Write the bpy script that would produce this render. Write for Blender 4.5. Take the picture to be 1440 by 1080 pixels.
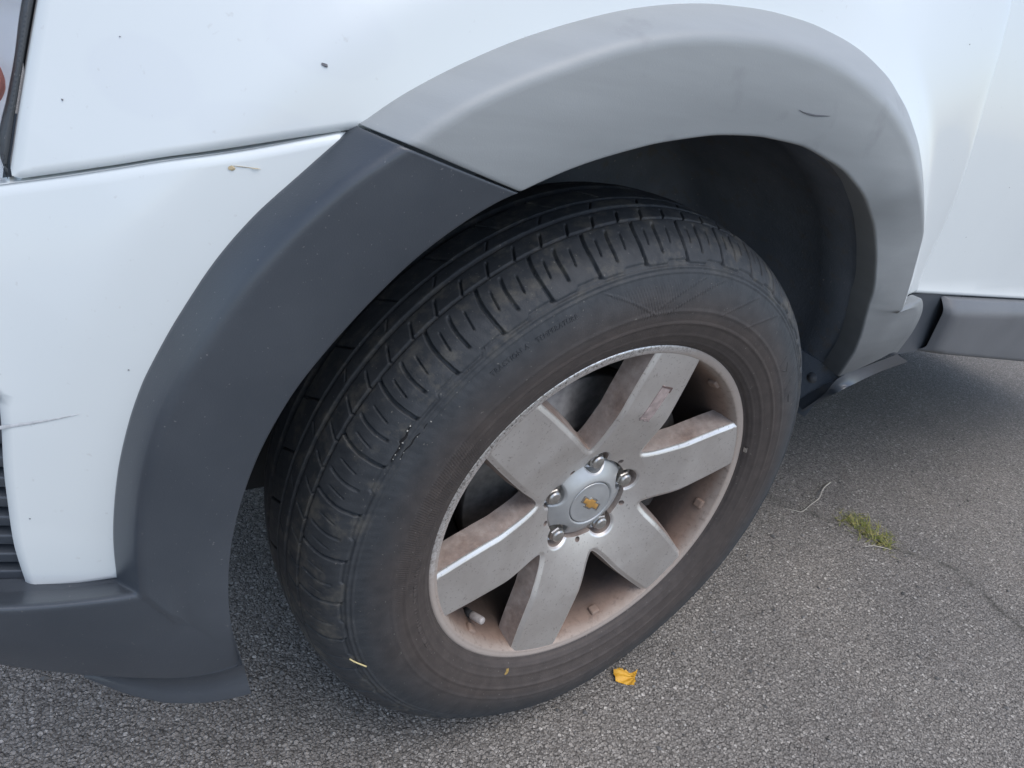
import bpy, bmesh, math, random
import numpy as np
from mathutils import Vector, Matrix
from mathutils.geometry import delaunay_2d_cdt

random.seed(7); rng = np.random.default_rng(7)
for o in list(bpy.data.objects): bpy.data.objects.remove(o, do_unlink=True)
scene = bpy.context.scene
COL = scene.collection
R = math.radians

# ------------------------------------------------------------------ camera
# world: x = towards the rear of the car, y = into the car, z = up; front wheel axle at x=0, z=.36
cd = bpy.data.cameras.new('camera'); cam = bpy.data.objects.new('camera', cd); COL.objects.link(cam)
cd.sensor_fit = 'HORIZONTAL'; cd.sensor_width = 36.0; cd.lens = 24.25
cd.clip_start = .02; cd.clip_end = 2000
cam.matrix_world = Matrix(((0.8226466, 0.1068633, -0.5584199, -0.5358976),
                           (-0.5342330, 0.4813650, -0.6948977, -0.5411204),
                           (0.1945448, 0.8699816, 0.4530832, 0.8490561),
                           (0, 0, 0, 1)))
scene.camera = cam

# ------------------------------------------------------------------ sky, sun, exposure
SUN_EL, SUN_AZ = 64.0, -75.0           # azimuth measured from +x (rear) towards -y (camera side)
w = bpy.data.worlds.new('World'); scene.world = w; w.use_nodes = True
nt = w.node_tree; bg = nt.nodes['Background']
sky = nt.nodes.new('ShaderNodeTexSky'); sky.sky_type = 'NISHITA'; sky.sun_disc = False
sky.sun_elevation = R(SUN_EL); sky.air_density = 1.0; sky.dust_density = 1.5; sky.ozone_density = 1.0
sdir = Vector((math.cos(R(SUN_EL)) * math.cos(R(SUN_AZ)), math.cos(R(SUN_EL)) * math.sin(R(SUN_AZ)), math.sin(R(SUN_EL))))
sky.sun_rotation = math.atan2(sdir.x, sdir.y)
hs = nt.nodes.new('ShaderNodeHueSaturation'); hs.inputs['Saturation'].default_value = .90     # thin high cloud
nt.links.new(sky.outputs['Color'], hs.inputs['Color']); nt.links.new(hs.outputs['Color'], bg.inputs['Color']); bg.inputs['Strength'].default_value = 0.15
sl = bpy.data.lights.new('sun', 'SUN'); sl.energy = 1.0; sl.angle = R(50); sl.color = (1, .96, .9)
so = bpy.data.objects.new('sun', sl); COL.objects.link(so)
so.rotation_euler = sdir.to_track_quat('Z', 'Y').to_euler()
so.location = (2, -3, 5)
vs = scene.view_settings; vs.view_transform = 'Standard'; vs.look = 'None'; vs.exposure = 0.64; vs.gamma = 1.0
vs.use_curve_mapping = False
scene.render.resolution_x = 1024; scene.render.resolution_y = 768

# ------------------------------------------------------------------ measured body curves (metres)
ARCH_UP = [(-0.2468, -0.145, 0.7476), (-0.2281, -0.145, 0.7565), (-0.2092, -0.145, 0.7648), (-0.1899, -0.145, 0.7721), (-0.1702, -0.145, 0.7785), (-0.1504, -0.145, 0.7844), (-0.1305, -0.145, 0.7899), (-0.1103, -0.145, 0.7942), (-0.09, -0.145, 0.7981), (-0.0696, -0.145, 0.8016), (-0.0491, -0.145, 0.8037), (-0.0285, -0.145, 0.8051), (-0.0078, -0.145, 0.8059), (0.0128, -0.145, 0.8053), (0.0335, -0.145, 0.8045), (0.054, -0.145, 0.803), (0.0744, -0.145, 0.7996), (0.0946, -0.145, 0.7953), (0.1148, -0.145, 0.791), (0.1347, -0.145, 0.7856), (0.154, -0.145, 0.7783), (0.1732, -0.1449, 0.7705), (0.1919, -0.1435, 0.7621), (0.2102, -0.1406, 0.7529), (0.2283, -0.1375, 0.7435), (0.2464, -0.1345, 0.734), (0.2637, -0.1317, 0.7231), (0.2798, -0.1294, 0.7105), (0.2958, -0.1272, 0.6975), (0.3109, -0.125, 0.6836), (0.3251, -0.123, 0.6688), (0.3392, -0.1209, 0.6538), (0.3525, -0.1177, 0.6384), (0.3649, -0.1131, 0.6225)]
OUT_UP = [(-0.3588, -0.1191, 0.7765), (-0.3358, -0.1212, 0.7954), (-0.3112, -0.123, 0.812), (-0.2855, -0.1242, 0.827), (-0.259, -0.1249, 0.8406), (-0.2316, -0.125, 0.8525), (-0.2038, -0.125, 0.8633), (-0.1756, -0.125, 0.873), (-0.1469, -0.125, 0.881), (-0.1178, -0.125, 0.8875), (-0.0884, -0.125, 0.8925), (-0.0588, -0.125, 0.896), (-0.0291, -0.125, 0.8986), (0.0007, -0.125, 0.8995), (0.0305, -0.125, 0.8994), (0.0603, -0.125, 0.8975), (0.09, -0.125, 0.8946), (0.1194, -0.125, 0.89), (0.1484, -0.125, 0.8833), (0.1771, -0.125, 0.8753), (0.2048, -0.125, 0.8643), (0.2322, -0.125, 0.8526), (0.2583, -0.125, 0.8383), (0.2839, -0.125, 0.823), (0.3086, -0.1237, 0.8064), (0.3327, -0.1218, 0.7889), (0.3555, -0.1193, 0.7699), (0.3771, -0.1163, 0.7496), (0.3983, -0.1133, 0.7288), (0.417, -0.1105, 0.7058), (0.4351, -0.1078, 0.6823), (0.4531, -0.1051, 0.6587), (0.4689, -0.1031, 0.6336), (0.4838, -0.1016, 0.6077)]
CREASE_UP = [(-0.3414, -0.1528, 0.774), (-0.3195, -0.1545, 0.7921), (-0.2958, -0.1558, 0.8075), (-0.2706, -0.1567, 0.8208), (-0.2446, -0.1569, 0.8322), (-0.2184, -0.157, 0.8433), (-0.1918, -0.157, 0.8534), (-0.1645, -0.157, 0.8613), (-0.1367, -0.157, 0.8676), (-0.1086, -0.157, 0.8723), (-0.0803, -0.157, 0.8753), (-0.052, -0.157, 0.8775), (-0.0235, -0.157, 0.8777), (0.0049, -0.157, 0.8771), (0.0333, -0.157, 0.8746), (0.0615, -0.157, 0.8711), (0.0894, -0.157, 0.8655), (0.1171, -0.157, 0.8591), (0.1446, -0.157, 0.8518), (0.1712, -0.157, 0.8417), (0.1972, -0.157, 0.8303), (0.222, -0.157, 0.8164), (0.2457, -0.157, 0.8007), (0.2687, -0.1561, 0.7843), (0.2934, -0.1509, 0.7714), (0.3185, -0.1449, 0.7594), (0.3436, -0.1388, 0.7474), (0.3687, -0.1327, 0.7354), (0.3921, -0.1271, 0.7213), (0.4102, -0.1229, 0.7001), (0.4273, -0.119, 0.6777), (0.4442, -0.1152, 0.6551), (0.4585, -0.1122, 0.6308), (0.4718, -0.1096, 0.6057)]
TAIL_O = [(0.4838, -0.1016, 0.6077), (0.5161, -0.098, 0.6108), (0.5483, -0.094, 0.6139), (0.5761, -0.092, 0.5909), (0.5887, -0.088, 0.5546), (0.592, -0.08, 0.5129)]
TAIL_K = [(0.4608, -0.11, 0.6006), (0.4933, -0.106, 0.6037), (0.5278, -0.102, 0.6035), (0.5472, -0.1, 0.589), (0.5573, -0.096, 0.5582), (0.5571, -0.088, 0.5213)]
TAIL_A = [(0.3649, -0.1131, 0.6225), (0.3825, -0.1089, 0.596), (0.3954, -0.1063, 0.5738), (0.4073, -0.1025, 0.5501), (0.4155, -0.0983, 0.5315), (0.4301, -0.0859, 0.4906)]
STRIP_T = [(0.6042, -0.076, 0.5071), (0.5148, -0.08, 0.4977), (0.4308, -0.087, 0.4899), (0.4411, -0.0709, 0.4489), (0.4478, -0.0458, 0.4049)]
STRIP_B = [(0.6819, -0.066, 0.4798), (0.5833, -0.07, 0.4709), (0.4411, -0.0982, 0.4755), (0.4464, -0.0742, 0.4425), (0.4496, -0.0507, 0.4062)]
ARCH_LO = [(-0.2468, -0.145, 0.7476), (-0.2619, -0.1448, 0.7403), (-0.2762, -0.1446, 0.7319), (-0.2899, -0.1441, 0.7223), (-0.3031, -0.1435, 0.712), (-0.3157, -0.1428, 0.701), (-0.3274, -0.1419, 0.6891), (-0.3385, -0.141, 0.6766), (-0.3492, -0.14, 0.6638), (-0.3594, -0.1389, 0.6505), (-0.3693, -0.1378, 0.637), (-0.3787, -0.1367, 0.6233), (-0.3877, -0.1355, 0.6092), (-0.3958, -0.1343, 0.5946), (-0.4029, -0.1333, 0.5795), (-0.4094, -0.1323, 0.5641), (-0.4151, -0.1314, 0.5484), (-0.4199, -0.1306, 0.5324), (-0.4239, -0.1299, 0.5161), (-0.4273, -0.1293, 0.4998), (-0.43, -0.1288, 0.4832), (-0.432, -0.1284, 0.4666), (-0.4332, -0.1282, 0.4499), (-0.4337, -0.1281, 0.4332), (-0.4336, -0.1281, 0.4164), (-0.4329, -0.1283, 0.3997), (-0.4313, -0.1286, 0.3831), (-0.4288, -0.129, 0.3665), (-0.4258, -0.1295, 0.3501), (-0.4223, -0.1302, 0.3337)]
CREASE_LO = [(-0.3427, -0.1527, 0.7735), (-0.3533, -0.1515, 0.7658), (-0.3639, -0.1504, 0.758), (-0.374, -0.1492, 0.7497), (-0.3833, -0.148, 0.7406), (-0.3922, -0.1468, 0.7309), (-0.4007, -0.1456, 0.721), (-0.4088, -0.1443, 0.7107), (-0.4167, -0.143, 0.7003), (-0.4242, -0.1418, 0.6896), (-0.4312, -0.1405, 0.6785), (-0.4377, -0.1393, 0.6672), (-0.4442, -0.1381, 0.6558), (-0.4506, -0.1368, 0.6443), (-0.4568, -0.1356, 0.6328), (-0.4629, -0.1343, 0.6212), (-0.4684, -0.1331, 0.6093), (-0.4733, -0.132, 0.5972), (-0.4776, -0.1311, 0.5848), (-0.4811, -0.1303, 0.5721), (-0.4842, -0.1296, 0.5594), (-0.4868, -0.129, 0.5465), (-0.4891, -0.1284, 0.5335), (-0.4909, -0.128, 0.5205), (-0.4923, -0.1276, 0.5074), (-0.4934, -0.1274, 0.4943), (-0.494, -0.1272, 0.4812), (-0.4943, -0.1272, 0.468), (-0.4944, -0.1271, 0.4549), (-0.4942, -0.1272, 0.4417)]
OUT_LO = [(-0.3588, -0.1191, 0.7765), (-0.3688, -0.1179, 0.7673), (-0.3783, -0.1167, 0.7576), (-0.3876, -0.1155, 0.7477), (-0.3969, -0.1141, 0.7378), (-0.4062, -0.1127, 0.7279), (-0.4152, -0.1113, 0.7178), (-0.4236, -0.1099, 0.7072), (-0.4316, -0.1084, 0.6962), (-0.4391, -0.1071, 0.6849), (-0.446, -0.1057, 0.6733), (-0.4525, -0.1044, 0.6613), (-0.4588, -0.1031, 0.6493), (-0.4649, -0.1019, 0.6372), (-0.4706, -0.1006, 0.6249), (-0.4761, -0.0994, 0.6124), (-0.4813, -0.0982, 0.5999), (-0.4857, -0.0972, 0.587), (-0.4896, -0.0963, 0.574), (-0.493, -0.0955, 0.5608), (-0.496, -0.0947, 0.5475), (-0.4987, -0.0941, 0.5342), (-0.5009, -0.0935, 0.5207), (-0.5027, -0.0931, 0.5072), (-0.5042, -0.0927, 0.4937), (-0.5054, -0.0924, 0.4801), (-0.5062, -0.0922, 0.4665), (-0.5065, -0.0921, 0.4528), (-0.5064, -0.0921, 0.4392), (-0.5062, -0.0922, 0.4256)]
LOW_O = [(-0.5062, -0.0922, 0.4256), (-0.5119, -0.0907, 0.4249), (-0.5176, -0.0892, 0.4243), (-0.5233, -0.0876, 0.4237), (-0.529, -0.086, 0.4231), (-0.5347, -0.0844, 0.4226), (-0.5404, -0.0828, 0.4222), (-0.5461, -0.0811, 0.4219), (-0.5518, -0.0794, 0.4217), (-0.5575, -0.0777, 0.4216), (-0.5632, -0.0759, 0.4216), (-0.5688, -0.0741, 0.4217), (-0.5745, -0.0723, 0.4217), (-0.5801, -0.0705, 0.4218), (-0.5858, -0.0686, 0.4219), (-0.5914, -0.0667, 0.4221), (-0.597, -0.0647, 0.4223), (-0.6026, -0.0628, 0.4227), (-0.6082, -0.0608, 0.4231), (-0.6138, -0.0588, 0.4236)]
LOW_K = [(-0.494, -0.1252, 0.4398), (-0.5003, -0.1236, 0.4389), (-0.5066, -0.122, 0.438), (-0.5129, -0.1204, 0.4374), (-0.5192, -0.1187, 0.437), (-0.5255, -0.117, 0.4366), (-0.5318, -0.1153, 0.4362), (-0.5381, -0.1135, 0.4359), (-0.5443, -0.1117, 0.4356), (-0.5506, -0.1098, 0.4354), (-0.5568, -0.1079, 0.4352), (-0.5631, -0.1059, 0.4351), (-0.5693, -0.104, 0.4351), (-0.5755, -0.102, 0.4352), (-0.5817, -0.0999, 0.4354), (-0.5879, -0.0979, 0.4357), (-0.5941, -0.0958, 0.4361), (-0.6002, -0.0936, 0.4366), (-0.6064, -0.0915, 0.4371), (-0.6125, -0.0893, 0.4377)]
LOW_A = [(-0.421, -0.1254, 0.3277), (-0.4313, -0.1235, 0.3253), (-0.4415, -0.1216, 0.3234), (-0.4519, -0.1195, 0.3229), (-0.4623, -0.1174, 0.3235), (-0.4726, -0.1151, 0.3249), (-0.4827, -0.1127, 0.3273), (-0.4928, -0.1103, 0.3301), (-0.5028, -0.1079, 0.3328), (-0.5128, -0.1054, 0.3357), (-0.5226, -0.1027, 0.3388), (-0.5325, -0.1, 0.3419), (-0.5423, -0.0972, 0.3452), (-0.552, -0.0943, 0.3486), (-0.5616, -0.0914, 0.3522), (-0.5711, -0.0884, 0.3559), (-0.5806, -0.0853, 0.3599), (-0.59, -0.0822, 0.3639), (-0.5993, -0.0789, 0.3681), (-0.6085, -0.0757, 0.3723)]
LIP_T = [(-0.4194, -0.1196, 0.3196), (-0.4271, -0.1182, 0.3178), (-0.4348, -0.1168, 0.316), (-0.4426, -0.1154, 0.3148), (-0.4504, -0.1138, 0.3146), (-0.4583, -0.1122, 0.3151), (-0.4661, -0.1106, 0.3159), (-0.4738, -0.1089, 0.3172), (-0.4814, -0.1072, 0.3192), (-0.4889, -0.1054, 0.3213), (-0.4965, -0.1036, 0.3234), (-0.504, -0.1017, 0.3255), (-0.5115, -0.0998, 0.3276), (-0.5189, -0.0978, 0.3301), (-0.5263, -0.0958, 0.3326), (-0.5336, -0.0938, 0.3352)]
LIP_B = [(-0.4106, -0.1151, 0.2724), (-0.4201, -0.1135, 0.2717), (-0.4295, -0.1118, 0.2713), (-0.439, -0.1101, 0.2714), (-0.4484, -0.1083, 0.2723), (-0.4576, -0.1064, 0.2744), (-0.4666, -0.1044, 0.277), (-0.4756, -0.1025, 0.2798), (-0.484, -0.1006, 0.2839), (-0.4919, -0.0986, 0.289), (-0.4998, -0.0967, 0.2942), (-0.5073, -0.0948, 0.2999), (-0.5143, -0.093, 0.3063), (-0.5211, -0.0912, 0.3129), (-0.5279, -0.0893, 0.3194), (-0.5347, -0.0875, 0.326)]
FEN_GAP = [(-0.3627, -0.1161, 0.7726), (-0.3891, -0.1114, 0.7651), (-0.4167, -0.1055, 0.7568), (-0.4571, -0.0919, 0.7439), (-0.4879, -0.0748, 0.7317), (-0.5147, -0.0582, 0.721), (-0.5339, -0.0459, 0.7132)]
FEN_FRONT = [(-0.5382, -0.0424, 0.7136), (-0.5385, -0.0409, 0.7169), (-0.5354, -0.0387, 0.7297), (-0.5309, -0.0351, 0.7486), (-0.5226, -0.0281, 0.7811), (-0.5152, -0.0221, 0.8091), (-0.5089, -0.0175, 0.8312), (-0.5005, -0.0107, 0.8601)]
FEN_DOOR = [(0.4407, -0.0836, 1.017), (0.4442, -0.0863, 0.9889), (0.4899, -0.0855, 0.8976), (0.5562, -0.0789, 0.7677), (0.5718, -0.0773, 0.6573), (0.588, -0.0757, 0.6139)]
BUMP_TOP = [(-0.3647, -0.1159, 0.7711), (-0.3727, -0.1145, 0.7692), (-0.4166, -0.1057, 0.7546), (-0.4573, -0.0925, 0.7418), (-0.488, -0.0754, 0.7297), (-0.5149, -0.0588, 0.7188), (-0.5376, -0.0441, 0.7099), (-0.5447, -0.0396, 0.7072), (-0.5658, -0.0262, 0.6992)]
BUMP_LEFT = [(-0.5624, -0.0689, 0.4201), (-0.5656, -0.0669, 0.4566), (-0.5651, -0.0654, 0.498), (-0.5641, -0.0642, 0.5245), (-0.5617, -0.0628, 0.5555), (-0.5608, -0.0608, 0.5758), (-0.575, -0.0526, 0.5731), (-0.5824, -0.0484, 0.5717)]
BUMP_BOT = [(-0.5064, -0.0904, 0.4254), (-0.5264, -0.0829, 0.4207), (-0.5353, -0.0795, 0.419), (-0.5529, -0.0725, 0.4165), (-0.5581, -0.0705, 0.4162), (-0.5609, -0.0694, 0.4173)]
BEZEL = [(-0.5631, -0.0567, 0.4084), (-0.5664, -0.0549, 0.4467), (-0.5658, -0.0534, 0.4892), (-0.5648, -0.0525, 0.5165), (-0.5623, -0.0512, 0.5484), (-0.5618, -0.0491, 0.5692), (-0.5911, -0.0327, 0.5638), (-0.6133, -0.0392, 0.4035), (-0.5798, -0.051, 0.402)]
SEAL = [(-0.515, -0.0184, 0.8088), (-0.5225, -0.0243, 0.7806), (-0.5308, -0.0314, 0.7478), (-0.5378, -0.0367, 0.7192), (-0.54, -0.0376, 0.7118), (-0.5444, -0.0352, 0.7092), (-0.5422, -0.0302, 0.7276), (-0.5351, -0.0255, 0.7541), (-0.5292, -0.0208, 0.7765), (-0.5217, -0.0139, 0.8072)]
DOORCLAD = [(0.5955, -0.075, 0.6098), (1.0078, -0.075, 0.5841), (1.0385, -0.075, 0.5606), (1.2034, -0.075, 0.4337), (0.6997, -0.075, 0.5807), (0.7536, -0.075, 0.4941), (0.6342, -0.075, 0.4959)]
# ------------------------------------------------------------------ helpers
def tag(o, label=None, cat=None, group=None, kind=None):
    for k, v in (('label', label), ('category', cat), ('group', group), ('kind', kind)):
        if v: o[k] = v
    return o

def empty(name, parent=None, loc=(0, 0, 0)):
    o = bpy.data.objects.new(name, None); COL.objects.link(o); o.location = loc
    o.empty_display_size = .05
    if parent: o.parent = parent
    return o

def mesh_obj(name, V, F, mat, parent=None, smooth=True, normals=None):
    me = bpy.data.meshes.new(name)
    me.from_pydata([tuple(map(float, v)) for v in V], [], [tuple(map(int, f)) for f in F])
    if smooth: me.shade_smooth()
    me.update()
    if normals is not None:
        me.normals_split_custom_set_from_vertices([tuple(map(float, n)) for n in normals])
    o = bpy.data.objects.new(name, me); COL.objects.link(o)
    if mat: me.materials.append(mat)
    if parent: o.parent = parent
    return o

def copy_obj(o, parent=None):
    c = o.copy(); COL.objects.link(c); c.parent = parent if parent else o.parent
    return c

def resample(P, N):
    P = np.asarray(P, float); s = np.r_[0, np.cumsum(np.linalg.norm(np.diff(P, axis=0), axis=1))]
    u = np.linspace(0, s[-1], N)
    return np.stack([np.interp(u, s, P[:, k]) for k in range(P.shape[1])], 1)

def spline(P, N):
    """Catmull-Rom through P, resampled to N."""
    P = np.asarray(P, float); E = np.vstack([2 * P[0] - P[1], P, 2 * P[-1] - P[-2]]); out = []
    for i in range(len(P) - 1):
        a, b, c, d = E[i:i + 4]
        for t in np.linspace(0, 1, 12, endpoint=False):
            out.append(.5 * (2 * b + (c - a) * t + (2 * a - 5 * b + 4 * c - d) * t * t + (3 * b - a - 3 * c + d) * t ** 3))
    out.append(P[-1])
    return resample(out, N)

def sst(a, b, x):
    t = np.clip((np.asarray(x, float) - a) / (b - a), 0, 1); return t * t * (3 - 2 * t)
def soft(t, w): return w * np.logaddexp(0, np.asarray(t, float) / w)

def poly_dist(P, Q, closed=True):
    """distance from points P (n,2) to polyline Q (m,2)"""
    A = Q; B = np.roll(Q, -1, axis=0)
    if not closed: A, B = Q[:-1], Q[1:]
    best = np.full(len(P), 9.)
    for i in range(0, len(A), 64):
        a = A[i:i + 64][None]; b = B[i:i + 64][None]; ab = b - a
        t = np.clip(((P[:, None] - a) * ab).sum(-1) / np.maximum((ab * ab).sum(-1), 1e-12), 0, 1)
        d = np.linalg.norm(P[:, None] - a - ab * t[..., None], axis=-1)
        best = np.minimum(best, d.min(1))
    return best

def inside(P, Q):
    x, y = P[:, 0], P[:, 1]; c = np.zeros(len(P), bool); j = len(Q) - 1
    for i in range(len(Q)):
        xi, yi = Q[i]; xj, yj = Q[j]
        cond = ((yi > y) != (yj > y)) & (x < (xj - xi) * (y - yi) / ((yj - yi) if yj != yi else 1e-12) + xi)
        c ^= cond; j = i
    return c

def dense(poly, step):
    out = []
    n = len(poly)
    for i in range(n):
        a = np.array(poly[i], float); b = np.array(poly[(i + 1) % n], float)
        k = max(1, int(math.ceil(np.linalg.norm(b - a) / step)))
        for t in range(k): out.append(a + (b - a) * t / k)
    return np.array(out)

def panel(name, poly, Y, mat, parent, step=.012, edge=.006, rings=(.0012, .003, .006), roll=.003, roll_w=.005,
          flange=.014, holes=(), flare_out=0.0, normals=True):
    """Sheet y = Y(x, z) over a polygon in (x, z), with rolled edges and a return flange."""
    polys = [dense(poly, edge)] + [dense(h, edge) for h in holes]
    def area(q): return .5 * np.sum(q[:, 0] * np.roll(q[:, 1], -1) - np.roll(q[:, 0], -1) * q[:, 1])
    polys = [q if (area(q) > 0) == (i == 0) else q[::-1] for i, q in enumerate(polys)]
    allq = polys
    def dist(P): return np.min([poly_dist(P, q) for q in allq], axis=0)
    def isin(P):
        c = inside(P, polys[0])
        for h in polys[1:]: c &= ~inside(P, h)
        return c
    pts = [q for q in polys]; extra = []
    for q in polys:
        tng = np.roll(q, -1, 0) - np.roll(q, 1, 0); tng /= np.maximum(np.linalg.norm(tng, axis=1), 1e-9)[:, None]
        nrm = np.c_[-tng[:, 1], tng[:, 0]]
        for d in rings:
            e = q + nrm * d
            e = e[isin(e)]
            e = e[dist(e) > d * .85]; extra.append(e)
    lo = polys[0].min(0); hi = polys[0].max(0)
    gx, gz = np.meshgrid(np.arange(lo[0], hi[0], step), np.arange(lo[1], hi[1], step))
    gx = gx + (np.arange(gx.shape[0]) % 2)[:, None] * step * .5
    g = np.c_[gx.ravel(), gz.ravel()]; g = g[isin(g)]; g = g[dist(g) > rings[-1] + step * .35]
    allp = np.vstack(pts + extra + [g])
    edges = []; k = 0
    for q in polys:
        n = len(q); edges += [(k + i, k + (i + 1) % n) for i in range(n)]; k += n
    res = delaunay_2d_cdt([Vector(p) for p in allp], edges, [], 0, 1e-6)
    v2 = np.array([tuple(v) for v in res[0]])
    F = [f for f in res[2]]
    cen = np.array([v2[list(f)].mean(0) for f in F]); ok = isin(cen); F = [f for f, b in zip(F, ok) if b]
    FF = []
    for f in F:
        a, b, c = v2[f[0]], v2[f[1]], v2[f[2]]
        cr = (b[0] - a[0]) * (c[1] - a[1]) - (b[1] - a[1]) * (c[0] - a[0])
        if abs(cr) < 1e-12: continue
        FF.append(tuple(f) if cr > 0 else tuple(f[::-1]))
    used = sorted({i for f in FF for i in f}); mp = {u: i for i, u in enumerate(used)}
    v2 = v2[used]; FF = [tuple(mp[i] for i in f) for f in FF]
    d = dist(v2)
    y = Y(v2[:, 0], v2[:, 1]) + roll * np.clip(1 - d / roll_w, 0, 1) ** 2
    V = np.c_[v2[:, 0], y, v2[:, 1]]
    cnt = {}
    for f in FF:
        for i in range(3):
            e = (f[i], f[(i + 1) % 3]); cnt[e] = cnt.get(e, 0) + 1
    be = [e for e in cnt if (e[1], e[0]) not in cnt]
    # analytic normals inside, faceted near edge
    h = 1e-4
    yx = (Y(v2[:, 0] + h, v2[:, 1]) - Y(v2[:, 0] - h, v2[:, 1])) / (2 * h)
    yz = (Y(v2[:, 0], v2[:, 1] + h) - Y(v2[:, 0], v2[:, 1] - h)) / (2 * h)
    if roll:
        hx = np.c_[v2[:, 0] + h, v2[:, 1]]; hz = np.c_[v2[:, 0], v2[:, 1] + h]
        near = d < roll_w
        rf = lambda P: roll * np.clip(1 - dist(P) / roll_w, 0, 1) ** 2
        yx[near] += (rf(hx[near]) - rf(v2[near])) / h; yz[near] += (rf(hz[near]) - rf(v2[near])) / h
    N = np.c_[yx, -np.ones(len(yx)), yz]; N /= np.linalg.norm(N, axis=1)[:, None]
    Vl = [V]; Nl = [N]; nb = len(V)
    if flange:
        bid = {}; fv = []; fn = []
        acc = {}
        for a, b in be:
            t = v2[b] - v2[a]; t /= max(np.linalg.norm(t), 1e-9); on = np.array((t[1], -t[0]))
            acc[a] = acc.get(a, 0) + on; acc[b] = acc.get(b, 0) + on
        for i in acc:
            n_ = acc[i] / max(np.linalg.norm(acc[i]), 1e-9); bid[i] = len(fv)
            fv.append(V[i]); fv.append(V[i] + np.array((n_[0] * flare_out, flange, n_[1] * flare_out)))
            s_ = flare_out / flange if flange else 0
            q = np.array((n_[0], -s_, n_[1])); q /= np.linalg.norm(q); fn += [q, q]
        for a, b in be:
            ia, ib = nb + bid[a], nb + bid[b]
            FF.append((ib, ia, ia + 1)); FF.append((ib, ia + 1, ib + 1))
        Vl.append(np.array(fv)); Nl.append(np.array(fn))
    return mesh_obj(name, np.vstack(Vl), FF, mat, parent, True, np.vstack(Nl) if normals else None)

def strip(name, secs, mat, parent, closed=False):
    """loft: secs (n sections, m points, 3)"""
    S = np.asarray(secs, float); n, m = S.shape[:2]
    F = [(i * m + j, i * m + j + 1, (i + 1) * m + j + 1, (i + 1) * m + j) for i in range(n - 1) for j in range(m - 1)]
    if closed: F += [((n - 1) * m + j, (n - 1) * m + j + 1, j + 1, j) for j in range(m - 1)]
    return mesh_obj(name, S.reshape(-1, 3), F, mat, parent)

def profile(ctrl, rad, sub, bulge=None):
    """polyline with filleted corners. ctrl list of 3D points, rad per inner corner, sub segments per span"""
    P = [np.asarray(c, float) for c in ctrl]; out = [P[0]]; last = P[0]
    for i in range(1, len(P) - 1):
        a, b, c = P[i - 1], P[i], P[i + 1]
        la, lc = np.linalg.norm(a - b), np.linalg.norm(c - b); r = min(rad[i - 1], la * .45, lc * .45)
        p0 = b + (a - b) / max(la, 1e-9) * r; p2 = b + (c - b) / max(lc, 1e-9) * r
        for t in np.linspace(0, 1, sub[i - 1] + 1)[1:]:
            q = last + (p0 - last) * t
            if bulge is not None and i - 1 < len(bulge) and bulge[i - 1] is not None:
                q = q + np.array(bulge[i - 1]) * math.sin(math.pi * t) * (1 if sub[i - 1] > 1 else 0)
            out.append(q)
        for t in (.2, .4, .6, .8, 1.0):
            out.append((1 - t) ** 2 * p0 + 2 * t * (1 - t) * b + t * t * p2)
        last = p2
    for t in np.linspace(0, 1, sub[-1] + 1)[1:]: out.append(last + (P[-1] - last) * t)
    return np.array(out)

def tube(path, rad, seg=8, caps=True):
    P = np.asarray(path, float); n = len(P); rad = np.broadcast_to(rad, (n,))
    V = []; F = []
    up = np.array((0.1, .2, 1.))
    for i in range(n):
        t = P[min(i + 1, n - 1)] - P[max(i - 1, 0)]; t /= np.linalg.norm(t)
        a = np.cross(t, up); a /= np.linalg.norm(a); b = np.cross(t, a)
        for k in range(seg):
            c = 2 * math.pi * k / seg; V.append(P[i] + rad[i] * (a * math.cos(c) + b * math.sin(c)))
    for i in range(n - 1):
        for k in range(seg):
            F.append((i * seg + k, i * seg + (k + 1) % seg, (i + 1) * seg + (k + 1) % seg, (i + 1) * seg + k))
    if caps: F.append(tuple(range(seg))[::-1]); F.append(tuple((n - 1) * seg + k for k in range(seg)))
    return V, F

def lathe(prof, seg, a0=0., a1=360., axis_off=-1):
    """prof: (r, off) rows; revolve about local y with y = -off"""
    full = abs(a1 - a0) >= 359.9
    A = np.radians(np.linspace(a0, a1, seg, endpoint=not full)); prof = np.asarray(prof, float); m = len(prof)
    V = [(r * math.cos(a), -o, r * math.sin(a)) for a in A for r, o in prof]; F = []
    n = len(A)
    for i in range(n if full else n - 1):
        j = (i + 1) % n
        for k in range(m - 1): F.append((i * m + k, j * m + k, j * m + k + 1, i * m + k + 1))
    return V, F

def box_vf(x0, x1, y0, y1, z0, z1):
    V = [(x, y, z) for x in (x0, x1) for y in (y0, y1) for z in (z0, z1)]
    F = [(0, 1, 3, 2), (4, 6, 7, 5), (0, 4, 5, 1), (2, 3, 7, 6), (0, 2, 6, 4), (1, 5, 7, 3)]
    return V, F

def bevel_obj(o, width, seg=2):
    m = o.modifiers.new('bevel', 'BEVEL'); m.width = width; m.segments = seg; m.limit_method = 'ANGLE'; m.angle_limit = R(35)
    return o

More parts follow.
